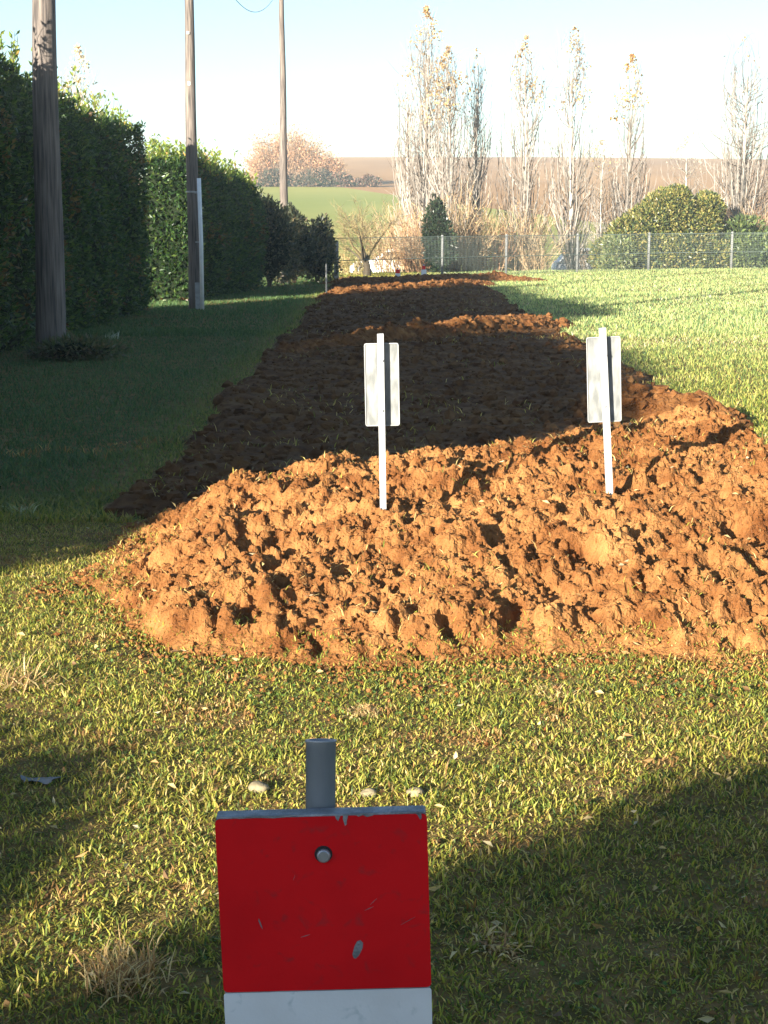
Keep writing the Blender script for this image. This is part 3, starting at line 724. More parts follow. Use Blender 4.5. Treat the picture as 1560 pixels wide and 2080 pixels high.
for lab, px, Y, h, rx, n, cols, ln in [
    ('olive brown bare shrub between the concrete post and the branching tree', 712, 59, 1.2, .7, 60, OL, 200),
    ('tan bare shrub behind the two red and white markers', 815, 63, 2.9, 1.3, 130, TAN, 500),
    ('reddish bare shrub close left of the dark ivy column', 852, 61, 2.7, .8, 90, RED, 350),
    ('brown bare shrub right of the dark ivy column', 930, 62, 3.3, 1.0, 120, TAN, 400),
    ('reddish brown bare shrub left of the second grey fence post', 985, 63, 2.6, 1.1, 120, RED, 450),
    ('dark brown bare shrub round the foot of the poplar beside the second grey post', 1062, 64, 3.0, 1.2, 140, [(.30, .20, .11), (.16, .11, .07), (.46, .36, .22)], 400),
    ('low sparse tan shrub left of the white car', 1090, 63, 1.3, .5, 45, TAN, 60),
    ('tan bare shrub left of the big green bush', 1215, 70, 3.0, 1.5, 110, [(.56, .44, .32), (.48, .36, .25)], 60),
    ('tall brown bare shrub in front of the widest poplar', 1495, 68, 3.8, 1.6, 170, TAN, 700),
    ('brown bare shrub at the right edge beyond the low green bush', 1570, 68, 3.6, 1.6, 150, RED, 600)]:
    twig_shrub(lab, px, Y, h, rx, n, 800 + px, cols, BS, leafn=ln, leafcols=DL)

def bare_tree(label, px, Y, basez, h, spread, seed, cols, r0=.12, levels=5, name='bare_tree'):
    rng = np.random.default_rng(seed); X = at(px, 540, Y)[0]
    root = thing(name, (X, Y, basez), label, 'bare tree')
    n = 5; t = np.linspace(0, 1, n)
    tr = np.stack([.08 * np.sin(t * 3), 0 * t, h * .22 * t - .1], 1); V, F = tubes(tr, r0 * (1 - .25 * t), 8)
    MB().add(V, F, cols[1]).build('trunk', M['bark_tint'], root)
    mb = MB(); P = tr[None]; Rr = (r0 * (1 - .25 * t))[None]; mult = [7, 5, 5, 5, 4]; ln = h * .45
    for lv in range(levels):
        B = len(P); m = B * mult[lv]; k = np.repeat(np.arange(B), mult[lv])
        s, d = sample(P[k], rng.uniform(.8 if lv == 0 else .25, 1, m)); rr = np.interp(lv, [0, 4], [.62, .5]) * Rr[k, -1]
        D = unit(d) + rng.normal(size=(m, 3)) * spread * np.array([1, 1, .6])
        P, Rr = branchset(rng, s, D, ln * rng.uniform(.6, 1.15, m), np.maximum(rr, .007), 5, .09, .35)
        V, F = tubes(P, Rr, 4 if lv < 2 else 3); mb.add(V, F, np.repeat(pal(m, cols, [1] * len(cols), rng, .2), 5 * (4 if lv < 2 else 3), 0))
        ln *= .62
    mb.build('crown', M['bark_tint'], root)
    return root, P
bare_tree('low spreading bare tree with a forked dark trunk in front of the green field', 742, 57.2, -.1, 3.35, .62, 901, [(.17, .13, .06), (.07, .055, .035), (.24, .19, .09)], .15, 4)

# hillside tree with russet foliage and field hedge
def hill_tree():
    rng = np.random.default_rng(911); Y = 205; p = at(600, 375, Y); bz = Ts(p[0], Y) - .2
    root = thing('russet_tree', (p[0], Y, bz), 'broad russet autumn tree on the hillside behind the thin far pole', 'tree')
    tops = []
    for i, (ox, hh, wd) in enumerate([(-3.2, 6.8, 2.2), (-.8, 7.6, 2.6), (1.4, 6.2, 2.4), (3.4, 4.6, 1.9), (-4.6, 4.2, 1.6), (4.9, 3.0, 1.4)]):
        tops.append((ox, hh, wd))
    tb = MB(); lb = MB()
    for ox, hh, wd in tops:
        V, F = tubes(np.array([[ox * .6, 0, -.2], [ox * .8, 0, hh * .3], [ox, 0, hh * .6]]), np.array([.2, .14, .08]), 6); tb.add(V, F, (.2, .14, .09))
        m = 260; a = rng.uniform(0, 6.28, m)
        P, Rr = branchset(rng, np.array([[ox, 0, hh * .25]]) + np.stack([np.cos(a) * .3, np.sin(a) * .3, rng.uniform(-.1, .4, m) * hh], 1),
                          np.stack([np.cos(a) * .9, np.sin(a) * .9, rng.uniform(.3, 1.8, m)], 1), rng.uniform(.3, .72, m) * hh, np.full(m, .03), 5, .08, .5)
        V, F = tubes(P, Rr); lb.add(V, F, np.repeat(pal(m, [(.45, .28, .17), (.33, .2, .13), (.52, .38, .26)], [1, 1, 1], rng, .2), 15, 0))
        k = rng.integers(0, m, 1500); C, D = sample(P[k], rng.uniform(.3, .95, 1500)); C = C + rng.normal(size=C.shape) * .3
        V, F = leaves(C, D + rng.normal(size=D.shape), rng.uniform(.15, .34, 1500), rng.uniform(.1, .24, 1500), .2, rng)
        lb.add(V, F, np.repeat(pal(1500, [(.46, .26, .14), (.36, .19, .11), (.28, .17, .12), (.55, .36, .2)], [.35, .3, .2, .15], rng, .25), 4, 0))
    tb.build('trunk', M['bark_tint'], root); lb.build('crown', M['dryleaf'], root)
hill_tree()
HS = 'dark hedge shrubs along the top of the pasture'
for i, (px, rx, h, lab) in enumerate([(560, 3.0, 2.3, 'dark low shrub under the left side of the russet tree'), (640, 3.4, 2.4, 'dark low shrub under the right side of the russet tree'),
        (700, 2.6, 1.9, 'low purple brown shrub right of the russet tree'), (748, 2.0, 1.5, 'last low shrub of the hillside row, nearest the tall poplars')]):
    Y = 203; p = at(px, 385, Y)
    leafy_shrub('field_shrub', lab, 'shrub', (p[0], Y, Ts(p[0], Y) - .2), rx, 1.5, h, 2600, [(.10, .10, .07), (.16, .12, .08), (.24, .15, .10), (.07, .07, .05)] if i < 2 else
                [(.20, .12, .09), (.26, .15, .10), (.14, .10, .08), (.10, .10, .06)], [1, 1, 1, 1], 931 + i, (.32, .2), HS, 'dryleaf', 7)

# ------------------------------------------------------------------ wooden poles, conduit, wires
def pole_mat():
    m, t, b = new_mat('weathered_pole_wood')
    tc = t.nodes.new('ShaderNodeTexCoord'); mp = t.nodes.new('ShaderNodeMapping'); mp.inputs['Scale'].default_value = (14, 14, .7)
    t.links.new(tc.outputs['Object'], mp.inputs[0])
    n = t.nodes.new('ShaderNodeTexNoise'); n.inputs['Scale'].default_value = 2.5; n.inputs['Detail'].default_value = 8; t.links.new(mp.outputs[0], n.inputs[0])
    r = t.nodes.new('ShaderNodeValToRGB'); e = r.color_ramp.elements
    e[0].position = .3; e[0].color = (.035, .028, .026, 1); e[1].position = .72; e[1].color = (.21, .17, .14, 1)
    t.links.new(n.outputs[0], r.inputs[0]); t.links.new(r.outputs[0], b.inputs['Base Color'])
    bp = t.nodes.new('ShaderNodeBump'); bp.inputs['Strength'].default_value = .5; bp.inputs['Distance'].default_value = .01
    t.links.new(n.outputs[0], bp.inputs['Height']); t.links.new(bp.outputs[0], b.inputs['Normal']); b.inputs['Roughness'].default_value = .85
    return m
M['pole'] = pole_mat()
PG = 'wooden telephone poles along the hedge'
def wood_pole(label, px0, py0, Y, px1, w0, w1, H):
    b = at(px0, py0, Y); g = Ts(b[0], Y); tpt = at(px1, 0, Y)
    root = thing('wooden_pole', (b[0], Y, g), label, 'wooden pole', PG)
    r0 = w0 / F_PX * Y / 2; r1 = w1 / F_PX * Y / 2; zt = tpt[2] - g
    n = 30; z = np.linspace(-.1, H, n); k = z / zt
    P = np.stack([(tpt[0] - b[0]) * k + .01 * np.sin(z * 1.3), .01 * np.cos(z), z], 1)
    V, F = tubes(P, r0 + (r1 - r0) * k, 20, True)
    MB().add(V, F).build('shaft', M['pole'], root, True)
    return root, P, r0, r1
pr1, P1, ra, rb = wood_pole('thickest wooden pole, nearest the camera at the left in front of the hedge', 103, 715, 20.1, 90, 62, 45, 9.0)
pr2, P2_, r2a, r2b = wood_pole('middle wooden pole with a white conduit at its side', 397, 625, 33.0, 383, 28, 18, 8.6)
pr3, P3_, r3a, r3b = wood_pole('thinnest, farthest wooden pole among the dark shrubs', 579, 570, 49.5, 572, 19, 10, 9.2)
# fittings on the middle pole
V, F = box((r2a * .55, -r2a * .95, .28), (.12, .05, .55)); MB().add(V, F).build('base_bracket', M['galv'], pr2)
a = np.linspace(0, 2 * np.pi, 17); V, F = tubes(np.stack([(r2a * .93) * np.cos(a), (r2a * .93) * np.sin(a), np.full(17, 2.42)], 1), np.full(17, .018), 6)
MB().add(V, F).build('steel_band', M['galv'], pr2)
for z, s_ in ((5.6, .05), (4.6, .07)):
    V, F = box((-.02, -r2a * .78, z), (.05, .02, s_)); MB().add(V, F).build('number_tag', M['whitepaint'], pr2)
# small earth and brush hump at the foot of the nearest pole
p0 = at(150, 735, 19.6)
leafy_shrub('weed_clump', 'low dark clump of weeds round the foot of the thickest pole', 'weeds', (p0[0], 19.5, 0), .8, .5, .26, 1800,
            [(.05, .07, .025), (.09, .09, .035), (.12, .09, .05)], [.5, .3, .2], 961, (.09, .03), None, 'laurel', 5, stems=5)
# conduit
c0 = at(411, 630, 32.6); c1 = at(404, 362, 32.6); g = Ts(c0[0], 32.6)
root = thing('white_conduit', (c0[0], 32.6, g), 'long white conduit pipe standing just right of the middle wooden pole', 'pipe')
P = np.array([[0, 0, 0], [(c1[0] - c0[0]) * .5 + .012, 0, (c1[2] - g) * .5], [c1[0] - c0[0], 0, c1[2] - g]])
V, F = tubes(P, np.full(3, .042), 12, True); MB().add(V, F).build('pipe', M['whitepaint'], root, True)
for z in (.5, 1.4, 2.4):
    V, F = box((-.045 - .02, .06, z), (.11, .03, .02)); MB().add(V, F).build('clip', M['galv'], root)
# overhead wire from the middle to the far pole
def wire(label, A, B, sag, r=.009):
    t = np.linspace(0, 1, 60); P = A[None] * (1 - t[:, None]) + B[None] * t[:, None]; P[:, 2] -= 4 * sag * t * (1 - t)
    V, F = tubes(P, np.full(60, r), 5); tag(MB().add(V, F).build('overhead_wire', M['wire_dark']), label, 'wire')
A = np.array(pr2.location) + P2_[-1] - np.array([0, 0, .12]); B = np.array(pr3.location) + P3_[-1] - np.array([0, 0, .12])
wire('slack overhead wire dipping into the top of the picture beside the thinnest pole', A, B, 1.55)

# ------------------------------------------------------------------ fence
def build_fence():
    base = {}
    pts = []
    for px, py, Y in [(683, 573, 51.5), (898, 565, 54.5), (1028, 557, 56.5), (1172, 553, 58.5), (1317, 548, 60), (1485, 545, 61), (1655, 543, 61.6), (1830, 541, 62.0)]:
        p = at(px, py, Y); pts.append([p[0], Y, Ts(p[0], Y)])
    pts = np.array(pts)
    root = thing('wire_fence', pts[0], 'grey green wire mesh fence on metal posts across the far end of the lawn', 'fence')
    L = pts - pts[0]; h = 1.38
    for i, q in enumerate(L):
        if i == 0:
            V, F = box(q + [0, 0, .64], (.15, .15, 1.32)); V[:, :2] = (V[:, :2]); o = MB().add(V, F).build('post', M['concrete'], root); o['label'] = 'thick concrete end post'
        else:
            V, F = tubes(np.array([q + [0, 0, -.1], q + [0, 0, h + .04], q + [0, 0, h + .06]]), np.array([.048, .048, .03]), 10, True); MB().add(V, F).build('post', M['fencepost'], root, True)
    for a, b in zip(L[:-1], L[1:]):
        d = b - a; ln = np.linalg.norm(d[:2]); mb = MB()
        nv = int(ln / .065); t = np.linspace(0.01, .99, nv); P = a[None] + d[None] * t[:, None]
        PP = np.stack([P + [0, -.05, .03], P + [0, -.05, h]], 1); V, F = tubes(PP, np.full(PP.shape[:2], .0028), 4); mb.add(V, F)
        hz = np.arange(.05, h, .075); PP = np.stack([np.stack([a + [0, -.052, z], b + [0, -.052, z]]) for z in hz]); V, F = tubes(PP, np.full(PP.shape[:2], .0028), 4); mb.add(V, F)
        mb.build('mesh_panel', M['wire'], root)
        mb = MB()
        for z in (h, .66):
            V, F = tubes(np.array([a + [0, -.06, z], b + [0, -.06, z]]), np.full(2, .011), 6); mb.add(V, F)
        mb.build('rail', M['wire'], root)
build_fence()

# ------------------------------------------------------------------ white cars behind the fence
def car(label, X, Y, rot, seed, flip=1):
    bz = -.65
    root = thing('white_car', (X, Y, bz + .01), label, 'car', 'white cars on the road behind the fence', rot)
    prof = np.array([(-2.0, .32), (-2.03, .55), (-1.98, .82), (-1.80, .92), (-1.45, 1.36), (-1.15, 1.46), (.0, 1.47), (.35, 1.40), (.95, .98), (1.75, .86), (2.0, .70), (2.05, .45), (2.0, .30)])
    n = len(prof); secs = []
    for yv, inset in ((-.84, .06), (-.80, 0), (.80, 0), (.84, .06)):
        P = np.array([[p[0] * (1 - inset * .3), yv * (1 if p[1] < .95 else .86), p[1] - (inset * .4 if p[1] > .9 else 0)] for p in prof]); secs.append(P)
    V = np.concatenate(secs); F = [np.array([[s * n + i, s * n + (i + 1) % n, (s + 1) * n + (i + 1) % n, (s + 1) * n + i] for s in range(3) for i in range(n)]),
                                 np.array([list(range(n))[::-1]]), np.array([[3 * n + i for i in range(n)]])]
    MB().add(V, F).build('body', M['whitepaint'], root)
    for sy in (-1, 1):
        y = sy * .735 * 1.0
        for pts in ([(-1.42, .97), (-1.22, 1.34), (-.45, 1.36), (-.42, .97)], [(-.34, .97), (-.36, 1.36), (.25, 1.33), (.72, .97)]):
            q = np.array([[a_, sy * (.86 if b_ < 1 else .735), b_] for a_, b_ in pts]); q2 = q - np.array([0, sy * .03, 0])
            MB().add(np.concatenate([q, q2]), np.array([[0, 1, 2, 3], [7, 6, 5, 4], [0, 4, 5, 1], [1, 5, 6, 2], [2, 6, 7, 3], [3, 7, 4, 0]])).build('side_window', M['glass'], root)
        for wx in (-1.25, 1.28):
            a = np.array([[wx, sy * .70, .31], [wx, sy * .87, .31]]); V, F = tubes(a, np.full(2, .31), 20, True); wh = MB().add(V, F).build('wheel', M['rubber'], root)
            a = np.array([[wx, sy * .86, .31], [wx, sy * .885, .31]]); V, F = tubes(a, np.full(2, .19), 14, True); MB().add(V, F).build('rim', M['galv'], wh)
    q = np.array([[.40, -.66, 1.385], [.40, .66, 1.385], [.95, .74, 1.0], [.95, -.74, 1.0]]); MB().add(np.concatenate([q + [.012, 0, .012], q - [.02, 0, .02]]), np.array([[0, 3, 2, 1], [4, 5, 6, 7], [0, 1, 5, 4], [1, 2, 6, 5], [2, 3, 7, 6], [3, 0, 4, 7]])).build('windscreen', M['glass'], root)
    return root
pc = at(1192, 540, 77); car('white car behind the fence left of the big green bush', pc[0], 73.5, 0, 1)
pc = at(800, 540, 74); car('white car half hidden behind the forked bare tree and tan shrub', pc[0], 72.5, math.pi, 2)

# ------------------------------------------------------------------ red and white markers
def rounded_plate(w, h, t, r=.012, corners=(1, 1, 1, 1), k=5):
    """flat plate in XZ, thickness along Y, centred"""
    out = []
    cs = [(w / 2 - r, h / 2 - r, 0), (-w / 2 + r, h / 2 - r, 90), (-w / 2 + r, -h / 2 + r, 180), (w / 2 - r, -h / 2 + r, 270)]
    for c, (cx, cz, a0) in enumerate(cs):
        for i in range(k):
            a = R(a0 + 90 * i / (k - 1)); out.append((cx + r * math.cos(a), cz + r * math.sin(a)))
    n = len(out); o = np.array(out)
    V = np.concatenate([np.stack([o[:, 0], np.full(n, -t / 2), o[:, 1]], 1), np.stack([o[:, 0], np.full(n, t / 2), o[:, 1]], 1)])
    F = [np.array([list(range(n))]), np.array([list(range(2 * n - 1, n - 1, -1))]), np.array([[i, i + n, (i + 1) % n + n, (i + 1) % n] for i in range(n)])]
    return V, F

def painted(name, c, c2, wear=.0):
    m, t, b = new_mat(name); tc = t.nodes.new('ShaderNodeTexCoord')
    n = t.nodes.new('ShaderNodeTexNoise'); n.inputs['Scale'].default_value = 9; n.inputs['Detail'].default_value = 7; t.links.new(tc.outputs['Object'], n.inputs[0])
    r = t.nodes.new('ShaderNodeValToRGB'); e = r.color_ramp.elements; e[0].position = .35; e[0].color = (*c2, 1); e[1].position = .6; e[1].color = (*c, 1)
    t.links.new(n.outputs[0], r.inputs[0]); out = r.outputs[0]
    n3 = t.nodes.new('ShaderNodeTexNoise'); n3.inputs['Scale'].default_value = 38; n3.inputs['Detail'].default_value = 4; n3.inputs['Distortion'].default_value = .6
    t.links.new(tc.outputs['Object'], n3.inputs[0])
    r3 = t.nodes.new('ShaderNodeValToRGB'); r3.color_ramp.elements[0].position = .60; r3.color_ramp.elements[1].position = .80; t.links.new(n3.outputs[0], r3.inputs[0])
    mx = t.nodes.new('ShaderNodeMix'); mx.data_type = 'RGBA'; t.links.new(r3.outputs[0], mx.inputs[0]); t.links.new(out, mx.inputs[6]); mx.inputs[7].default_value = (c[0] * .55, c[1] * .6 + .02, c[2] * .6 + .02, 1)
    t.links.new(mx.outputs[2], b.inputs['Base Color'])
    b.inputs['Roughness'].default_value = .6; b.inputs['Specular IOR Level'].default_value = .15
    n2 = t.nodes.new('ShaderNodeTexNoise'); n2.inputs['Scale'].default_value = 260; t.links.new(tc.outputs['Object'], n2.inputs[0])
    bp = t.nodes.new('ShaderNodeBump'); bp.inputs['Strength'].default_value = .12; bp.inputs['Distance'].default_value = .002; t.links.new(n2.outputs[0], bp.inputs['Height']); t.links.new(bp.outputs[0], b.inputs['Normal'])
    return m
M['red'] = painted('red_paint', (.66, .006, .010), (.58, .005, .009))
M['whitefoil'] = painted('white_foil', (.70, .72, .73), (.62, .63, .63))
M['zinc'] = noisy('bare_zinc_edge', (.16, .17, .18), (.30, .32, .34), 30, .55, .3, 200, metallic=.4)

def near_marker():
    Y = 2.2; s = Y / F_PX * 1.0
    tl = at(436, 1660, Y); tr = at(867, 1648, Y); top = (tl + tr) / 2
    rot = math.atan2(tr[2] - tl[2], tr[0] - tl[0]); wd = np.linalg.norm(tr - tl)
    root = thing('marker_post', (top[0], Y + .04, 0), 'near marker with large scratched red and white panel and open steel tube on top', 'marker post', 'red and white marker posts')
    hred = .2785; W = wd; zt = top[2]
    # folded panel: red field, white field
    c_, s_ = math.cos(rot), math.sin(rot); RM = np.array([[c_, 0, -s_], [0, 1, 0], [s_, 0, c_]])
    def place(V): return V @ RM.T + np.array([0, -.04, zt])
    def prism(x0, x1, z0, z1, y0=0.0, d=.026):
        V, F = box(((x0 + x1) / 2, y0 + d / 2, (z0 + z1) / 2), (x1 - x0, d, z1 - z0)); return V, F
    import bmesh
    def bev(mb_v, mb_f, name, mat, parent, w_=.002):
        o = MB().add(place(mb_v), mb_f).build(name, mat, parent); md = o.modifiers.new('bevel', 'BEVEL'); md.width = w_; md.segments = 2; return o
    body_v, body_f = prism(-W / 2 + .0015, W / 2 - .0015, -.56, 0, .0012, .027)
    panel = bev(body_v, body_f, 'panel_box', M['zinc'], root, .003)
    V, F = rounded_plate(W, hred, .0012, .007); V = V + np.array([0, 0, -hred / 2 - .0035]); MB().add(place(V), F).build('red_field', M['red'], panel)
    V, F = rounded_plate(W, .29, .0012, .004); V = V + np.array([0, 0, -hred - .0055 - .145]); MB().add(place(V), F).build('white_field', M['whitefoil'], panel)
    # chips of missing paint
    def chip(cx, cz, pts):
        q = np.array([[cx + a, 0, cz + b] for a, b in pts]); n = len(q)
        V = np.concatenate([q + [0, -.0014, 0], q + [0, -.0006, 0]])
        MB().add(place(V), [np.array([list(range(n))]), np.array([[i, i + n, (i + 1) % n + n, (i + 1) % n] for i in range(n)])]).build('paint_chip', M['zinc'], panel)
    u = s
    def pp(x, y): return ((x - 651.5) * u, -(y - 1654) * u)
    chip(*pp(720, 1965), [(-.006, -.014), (-.008, -.008), (-.004, .006), (.0, .013), (.005, .015), (.009, .010), (.008, .002), (.002, -.010), (-.003, -.015)])
    chip(*pp(704, 1668), [(-.003, .009), (-.004, .002), (-.002, -.005), (-.001, -.009), (.0015, -.007), (.002, .0), (.004, .006), (.003, .009)])
    chip(*pp(690, 1664), [(-.006, .005), (-.004, -.001), (-.001, -.004), (.001, .001), (.003, .005)])
    chip(*pp(745, 1658), [(-.016, .003), (-.009, -.002), (-.002, .0), (.004, -.003), (.012, -.001), (.018, .003)])
    chip(*pp(520, 1658), [(-.05, .003), (-.03, -.0005), (-.01, .001), (.02, -.001), (.05, .0005), (.06, .003)])
    chip(*pp(512, 1898), [(-.0022, .008), (-.0030, .004), (.0005, -.006), (.0030, -.010), (.0012, -.002)])
    chip(*pp(858, 1660), [(-.010, .004), (.0, .0), (.004, -.008), (.0065, -.006), (.006, .004)])
    rs = np.random.default_rng(77)
    for _ in range(5):
        cx, cy = rs.uniform(460, 840), rs.uniform(1690, 1990); a = rs.uniform(0, 3.14); l = rs.uniform(.004, .014); dx, dz = l * math.cos(a), l * math.sin(a); n_ = rs.uniform(.0002, .0005)
        chip(*pp(cx, cy), [(-dx, -dz), (dz / l * n_, -dx / l * n_), (dx, dz), (-dz / l * n_, dx / l * n_)])
    # rivet with washer
    rx, rz = pp(654, 1744)
    a = np.array([[rx, -.0008, rz], [rx, -.0030, rz]]); V, F = tubes(a, np.array([.0135, .0128]), 24, True); wsh = MB().add(place(V), F).build('washer', M['rubber'], panel)
    a = np.array([[rx + .0005, -.003, rz - .001], [rx + .0005, -.0075, rz - .001], [rx + .0005, -.0090, rz - .001]]); V, F = tubes(a, np.array([.0105, .0100, .0080]), 24, True); MB().add(place(V), F).build('bolt_head', M['galv'], wsh)
    # open tube
    tx = ((615 + 681) / 2 - 651.5) * u; tz = at(648, 1497, Y + .05)[2]; ro = .0228; ri = .0200; k = 40
    a = np.linspace(0, 2 * np.pi, k, endpoint=False); c = np.stack([np.cos(a), np.sin(a)], 1)
    rings = [(ro, 0), (ro, tz - .004), (ro + .0015, tz - .003), (ro + .0015, tz), (ri, tz), (ri, tz - .25)]
    V = np.concatenate([np.column_stack([c * r_, np.full(k, z_)]) for r_, z_ in rings]) + np.array([tx, .014, 0])
    F = np.array([[i * k + j, i * k + (j + 1) % k, (i + 1) * k + (j + 1) % k, (i + 1) * k + j] for i in range(5) for j in range(k)])
    V[:, 0] += (V[:, 2] - zt) * .012; V[k:5 * k, 2] -= (V[k:5 * k, 1] - .014 + ro) * .25 * 1.0
    MB().add(V, F).build('tube', M['galv_tube'], root, True)
    return root
M['galv_tube'] = noisy('tube_zinc', (.17, .20, .23), (.28, .31, .34), 16, .42, .15, 60, metallic=.1, spec=.5, stretch=(1, 1, .3))
near_marker()

def far_marker(label, px, py_top, Y, bands):
    top = at(px, py_top, Y); g = Ts(top[0], Y)
    root = thing('marker_post', (top[0], Y, g), label, 'marker post', 'red and white marker posts')
    H = top[2] - g; V, F = tubes(np.array([[0, .03, -.05], [0, .03, H]]), np.full(2, .025), 8, True); MB().add(V, F).build('tube', M['galv'], root, True)
    z = H - .05
    for m_, hh, ww in bands:
        V, F = rounded_plate(ww, hh - .004, .03, .01); MB().add(V + np.array([0, 0, z - hh / 2]), F).build('band', M[m_], root); z -= hh
far_marker('small far marker post with a red top over a white panel, left of the pair', 808, 544, 51.5, [('red', .13, .15), ('whitefoil', .30, .17)])
far_marker('small far marker post with red, white and red bands, right of the pair', 861, 537, 52, [('red', .12, .10), ('whitefoil', .24, .17), ('red', .14, .17)])

# ------------------------------------------------------------------ marker plates on the mound
def plate_sign(label, base_px, top_px, Y, plate_box, lean_plate, seed):
    rng = np.random.default_rng(seed)
    b = at(*base_px, Y); t = at(*top_px, Y); ax = unit(t - b); H = np.linalg.norm(t - b)
    root = thing('marker_plate', b, label, 'marker plate', 'metal marker plates standing on the near mound')
    th = math.atan2(t[0] - b[0], t[2] - b[2]); c_, s_ = math.cos(th), math.sin(th); RM = np.array([[c_, 0, s_], [0, 1, 0], [-s_, 0, c_]])
    u = Y / F_PX; pw = 13.5 * u
    # angle iron post seen from behind: web plus flange
    mb = MB(); V, F = box((0, -.016, H / 2 - .12), (pw * .62, .030, H + .24)); mb.add(V @ RM.T, F)
    V, F = box((-pw * .18, .0, H / 2 - .12), (pw * .98, .005, H + .236)); mb.add(V @ RM.T, F)
    mb.build('post', M['alu_post'], root)
    x0, y0, x1, y1 = plate_box; pc = at((x0 + x1) / 2, (y0 + y1) / 2, Y) - b
    wv, hv = (x1 - x0) * u, (y1 - y0) * u * 1.02
    V, F = rounded_plate(wv, hv, .0025, .009); c2, s2 = math.cos(lean_plate), math.sin(lean_plate); R2 = np.array([[c2, 0, s2], [0, 1, 0], [-s2, 0, c2]])
    plate = MB().add(V @ R2.T + pc + np.array([0, .012, 0]), F).build('plate', M['alu'], root)
    # folded rim
    rim = MB()
    o = V[:len(V) // 2] * np.array([.975, 1, .985]); P = np.concatenate([o, o[:1]]) @ R2.T + pc + np.array([0, .0095, 0])
    Vt, Ft = tubes(P, np.full(len(P), .0026), 5); rim.add(Vt, Ft); rim.build('rim', M['alu_post'], plate)
    for zz in (.3, -.3):
        q = pc + np.array([0, -.030, hv * zz]); V, F = tubes(np.array([q, q + [0, -.008, 0]]), np.full(2, .006), 10, True); MB().add(V, F).build('bolt', M['galv'], root)
plate_sign('left metal marker plate seen from behind, against the dark soil', (781, 1050), (775, 677), 7.15, (741, 699, 811, 865), -.018, 1)
plate_sign('right metal marker plate, leaning left, against the lawn edge', (1241, 1030), (1225, 665), 7.55, (1193, 686, 1262, 857), -.042, 2)

# ------------------------------------------------------------------ small things
p = hit(663, 604); t_ = at(661, 535, p[1]); g = Ts(p[0], p[1])
V, F = tubes(np.array([[0, 0, -.05], [0, 0, t_[2] - g - .04], [0, 0, t_[2] - g]]), np.array([.022, .022, .006]), 8, True)
o = MB().add(V, F).build('thin_stake', M['fencepost']); o.location = (p[0], p[1], g); tag(o, 'thin grey stake standing in the lawn near the end of the hedge', 'stake')
def stone(label, px, py, s, seed):
    rng = np.random.default_rng(seed); q = hit(px, py); v, f = ico()
    import bmesh
    bm = bmesh.new(); bmesh.ops.create_icosphere(bm, subdivisions=3, radius=1)
    V = np.array([x.co[:] for x in bm.verts]); F = np.array([[x.index for x in fc.verts] for fc in bm.faces]); bm.free()
    n = fbm(V[:, 0] + seed, V[:, 1] + V[:, 2] * 2, .9, 3, seed)
    V = V * (1 + .35 * n[:, None]) * np.array([1.25, 1, .75]) * s
    o = MB().add(V, F).build('stone', M['stone'], None, True); o.location = (q[0], q[1], Ts(q[0], q[1]) + s * .35); tag(o, label, 'stone', 'pale stones in the grass')
stone('pale stone in the grass just left of the steel tube', 524, 1603, .025, 3)
stone('flat pale stone in the grass right of the steel tube', 750, 1612, .020, 4)
stone('round pale stone in the grass above the right half of the red panel', 842, 1612, .021, 5)
def litter():
    q = hit(80, 1590); xs = np.linspace(-.05, .05, 14); ys = np.linspace(-.025, .025, 7); X, Y, F = grid(xs, ys)
    Z = .022 + .012 * fbm(X, Y, .03, 2, 77); V = np.stack([X * (1 + .2 * np.sin(Y * 80)), Y, Z], 1)
    V = np.concatenate([V, V - [0, 0, .0012]]); F = np.concatenate([F, F[:, ::-1] + len(X)])
    o = MB().add(V, F).build('paper_scrap', M['fencepost'], None, True); o.location = (q[0], q[1], Ts(q[0], q[1]) - .008); tag(o, 'crumpled pale scrap lying in the shaded grass at the left', 'litter')
litter()
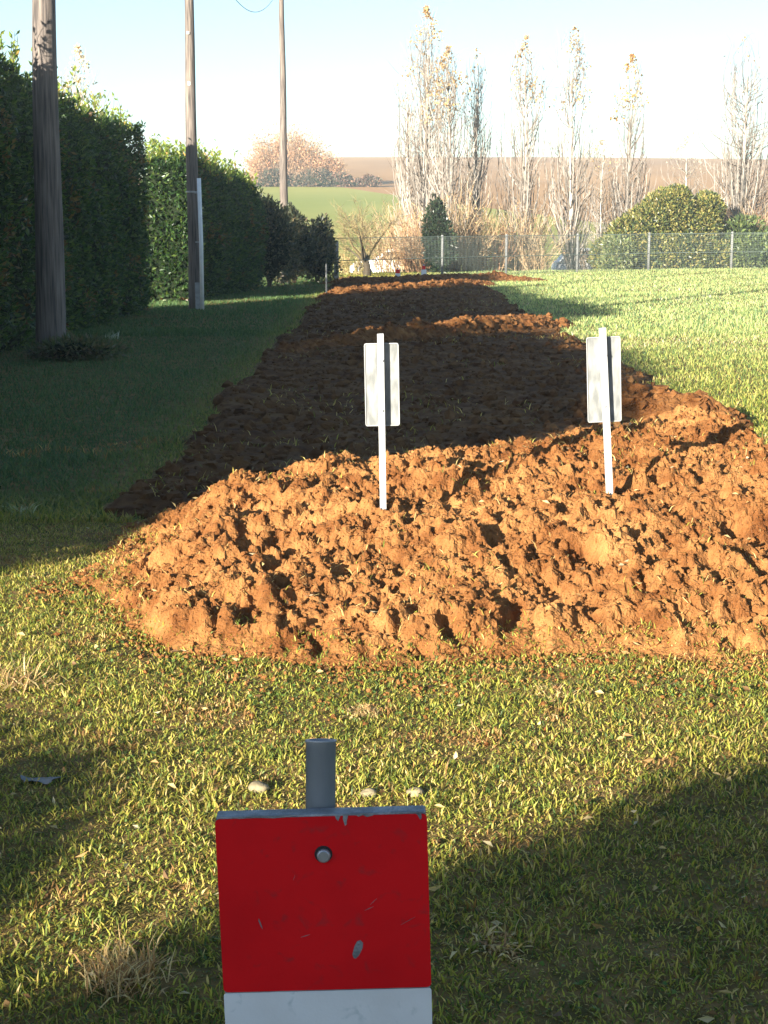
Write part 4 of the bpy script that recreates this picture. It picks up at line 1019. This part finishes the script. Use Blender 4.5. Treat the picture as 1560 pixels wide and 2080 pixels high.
def dry_tuft(name, label, px, py, n, L, seed, spread=.05, cols=((.50, .34, .15), (.34, .20, .09), (.62, .48, .24)), cat='dead plant', bend=1.6, wd=.005):
    rng = np.random.default_rng(seed); q = hit(px, py)
    x = rng.normal(size=n) * spread; y = rng.normal(size=n) * spread
    V, F, c = blades(n, x, y, np.zeros(n), rng.uniform(.4, 1, n) * L, rng.uniform(.5, 1, n) * wd, pal(n, cols, [1] * len(cols), rng), rng, bend)
    o = MB().add(V, F, c).build(name, M['dryleaf']); o.location = (q[0], q[1], Ts(q[0], q[1])); tag(o, label, cat, 'dead plants in the lawn')
dry_tuft('dry_grass_tuft', 'brown dead grass tuft at the bottom, left of the red panel', 255, 1985, 420, .085, 31, .04)
dry_tuft('dry_grass_tuft', 'small straw coloured tuft at the left edge below the mound', 40, 1395, 150, .15, 32, .06, bend=3)
dry_tuft('dry_grass_tuft', 'flat brown dead leaves in the shade right of the red panel', 1010, 1915, 120, .06, 33, .03, bend=5, wd=.010)
dry_tuft('dry_grass_tuft', 'brown patch of dead blades in the sunlit grass above the steel tube', 745, 1440, 300, .045, 34, .03, bend=3)
dry_tuft('dry_grass_tuft', 'rusty patch of dead blades in the greener grass under the mound', 1120, 1405, 260, .045, 35, .04, bend=3)
dry_tuft('flowering_weed', 'small weed with white flowers in the shade by the near hedge', 228, 690, 40, .17, 36, .07, ((.55, .58, .56), (.2, .25, .15)), 'weed', 1.2, .02)
dry_tuft('flowering_weed', 'pale green weed in the dark grass at the far left', 42, 1040, 40, .14, 37, .04, ((.30, .36, .16), (.4, .42, .25)), 'weed', 2.5, .012)

# ------------------------------------------------------------------ haze in the air
def haze():
    m = bpy.data.materials.new('air'); m.use_nodes = True; t = m.node_tree
    t.nodes.remove(t.nodes['Principled BSDF']); v = t.nodes.new('ShaderNodeVolumePrincipled')
    v.inputs['Color'].default_value = (.78, .92, 1, 1); v.inputs['Density'].default_value = 0.00065; v.inputs['Anisotropy'].default_value = 0.0
    t.links.new(v.outputs[0], t.nodes['Material Output'].inputs['Volume'])
    V, F = box((0, 425, 11), (1840, 990, 25)); kind(mesh_np('haze', V, F, m), 'stuff')
haze()
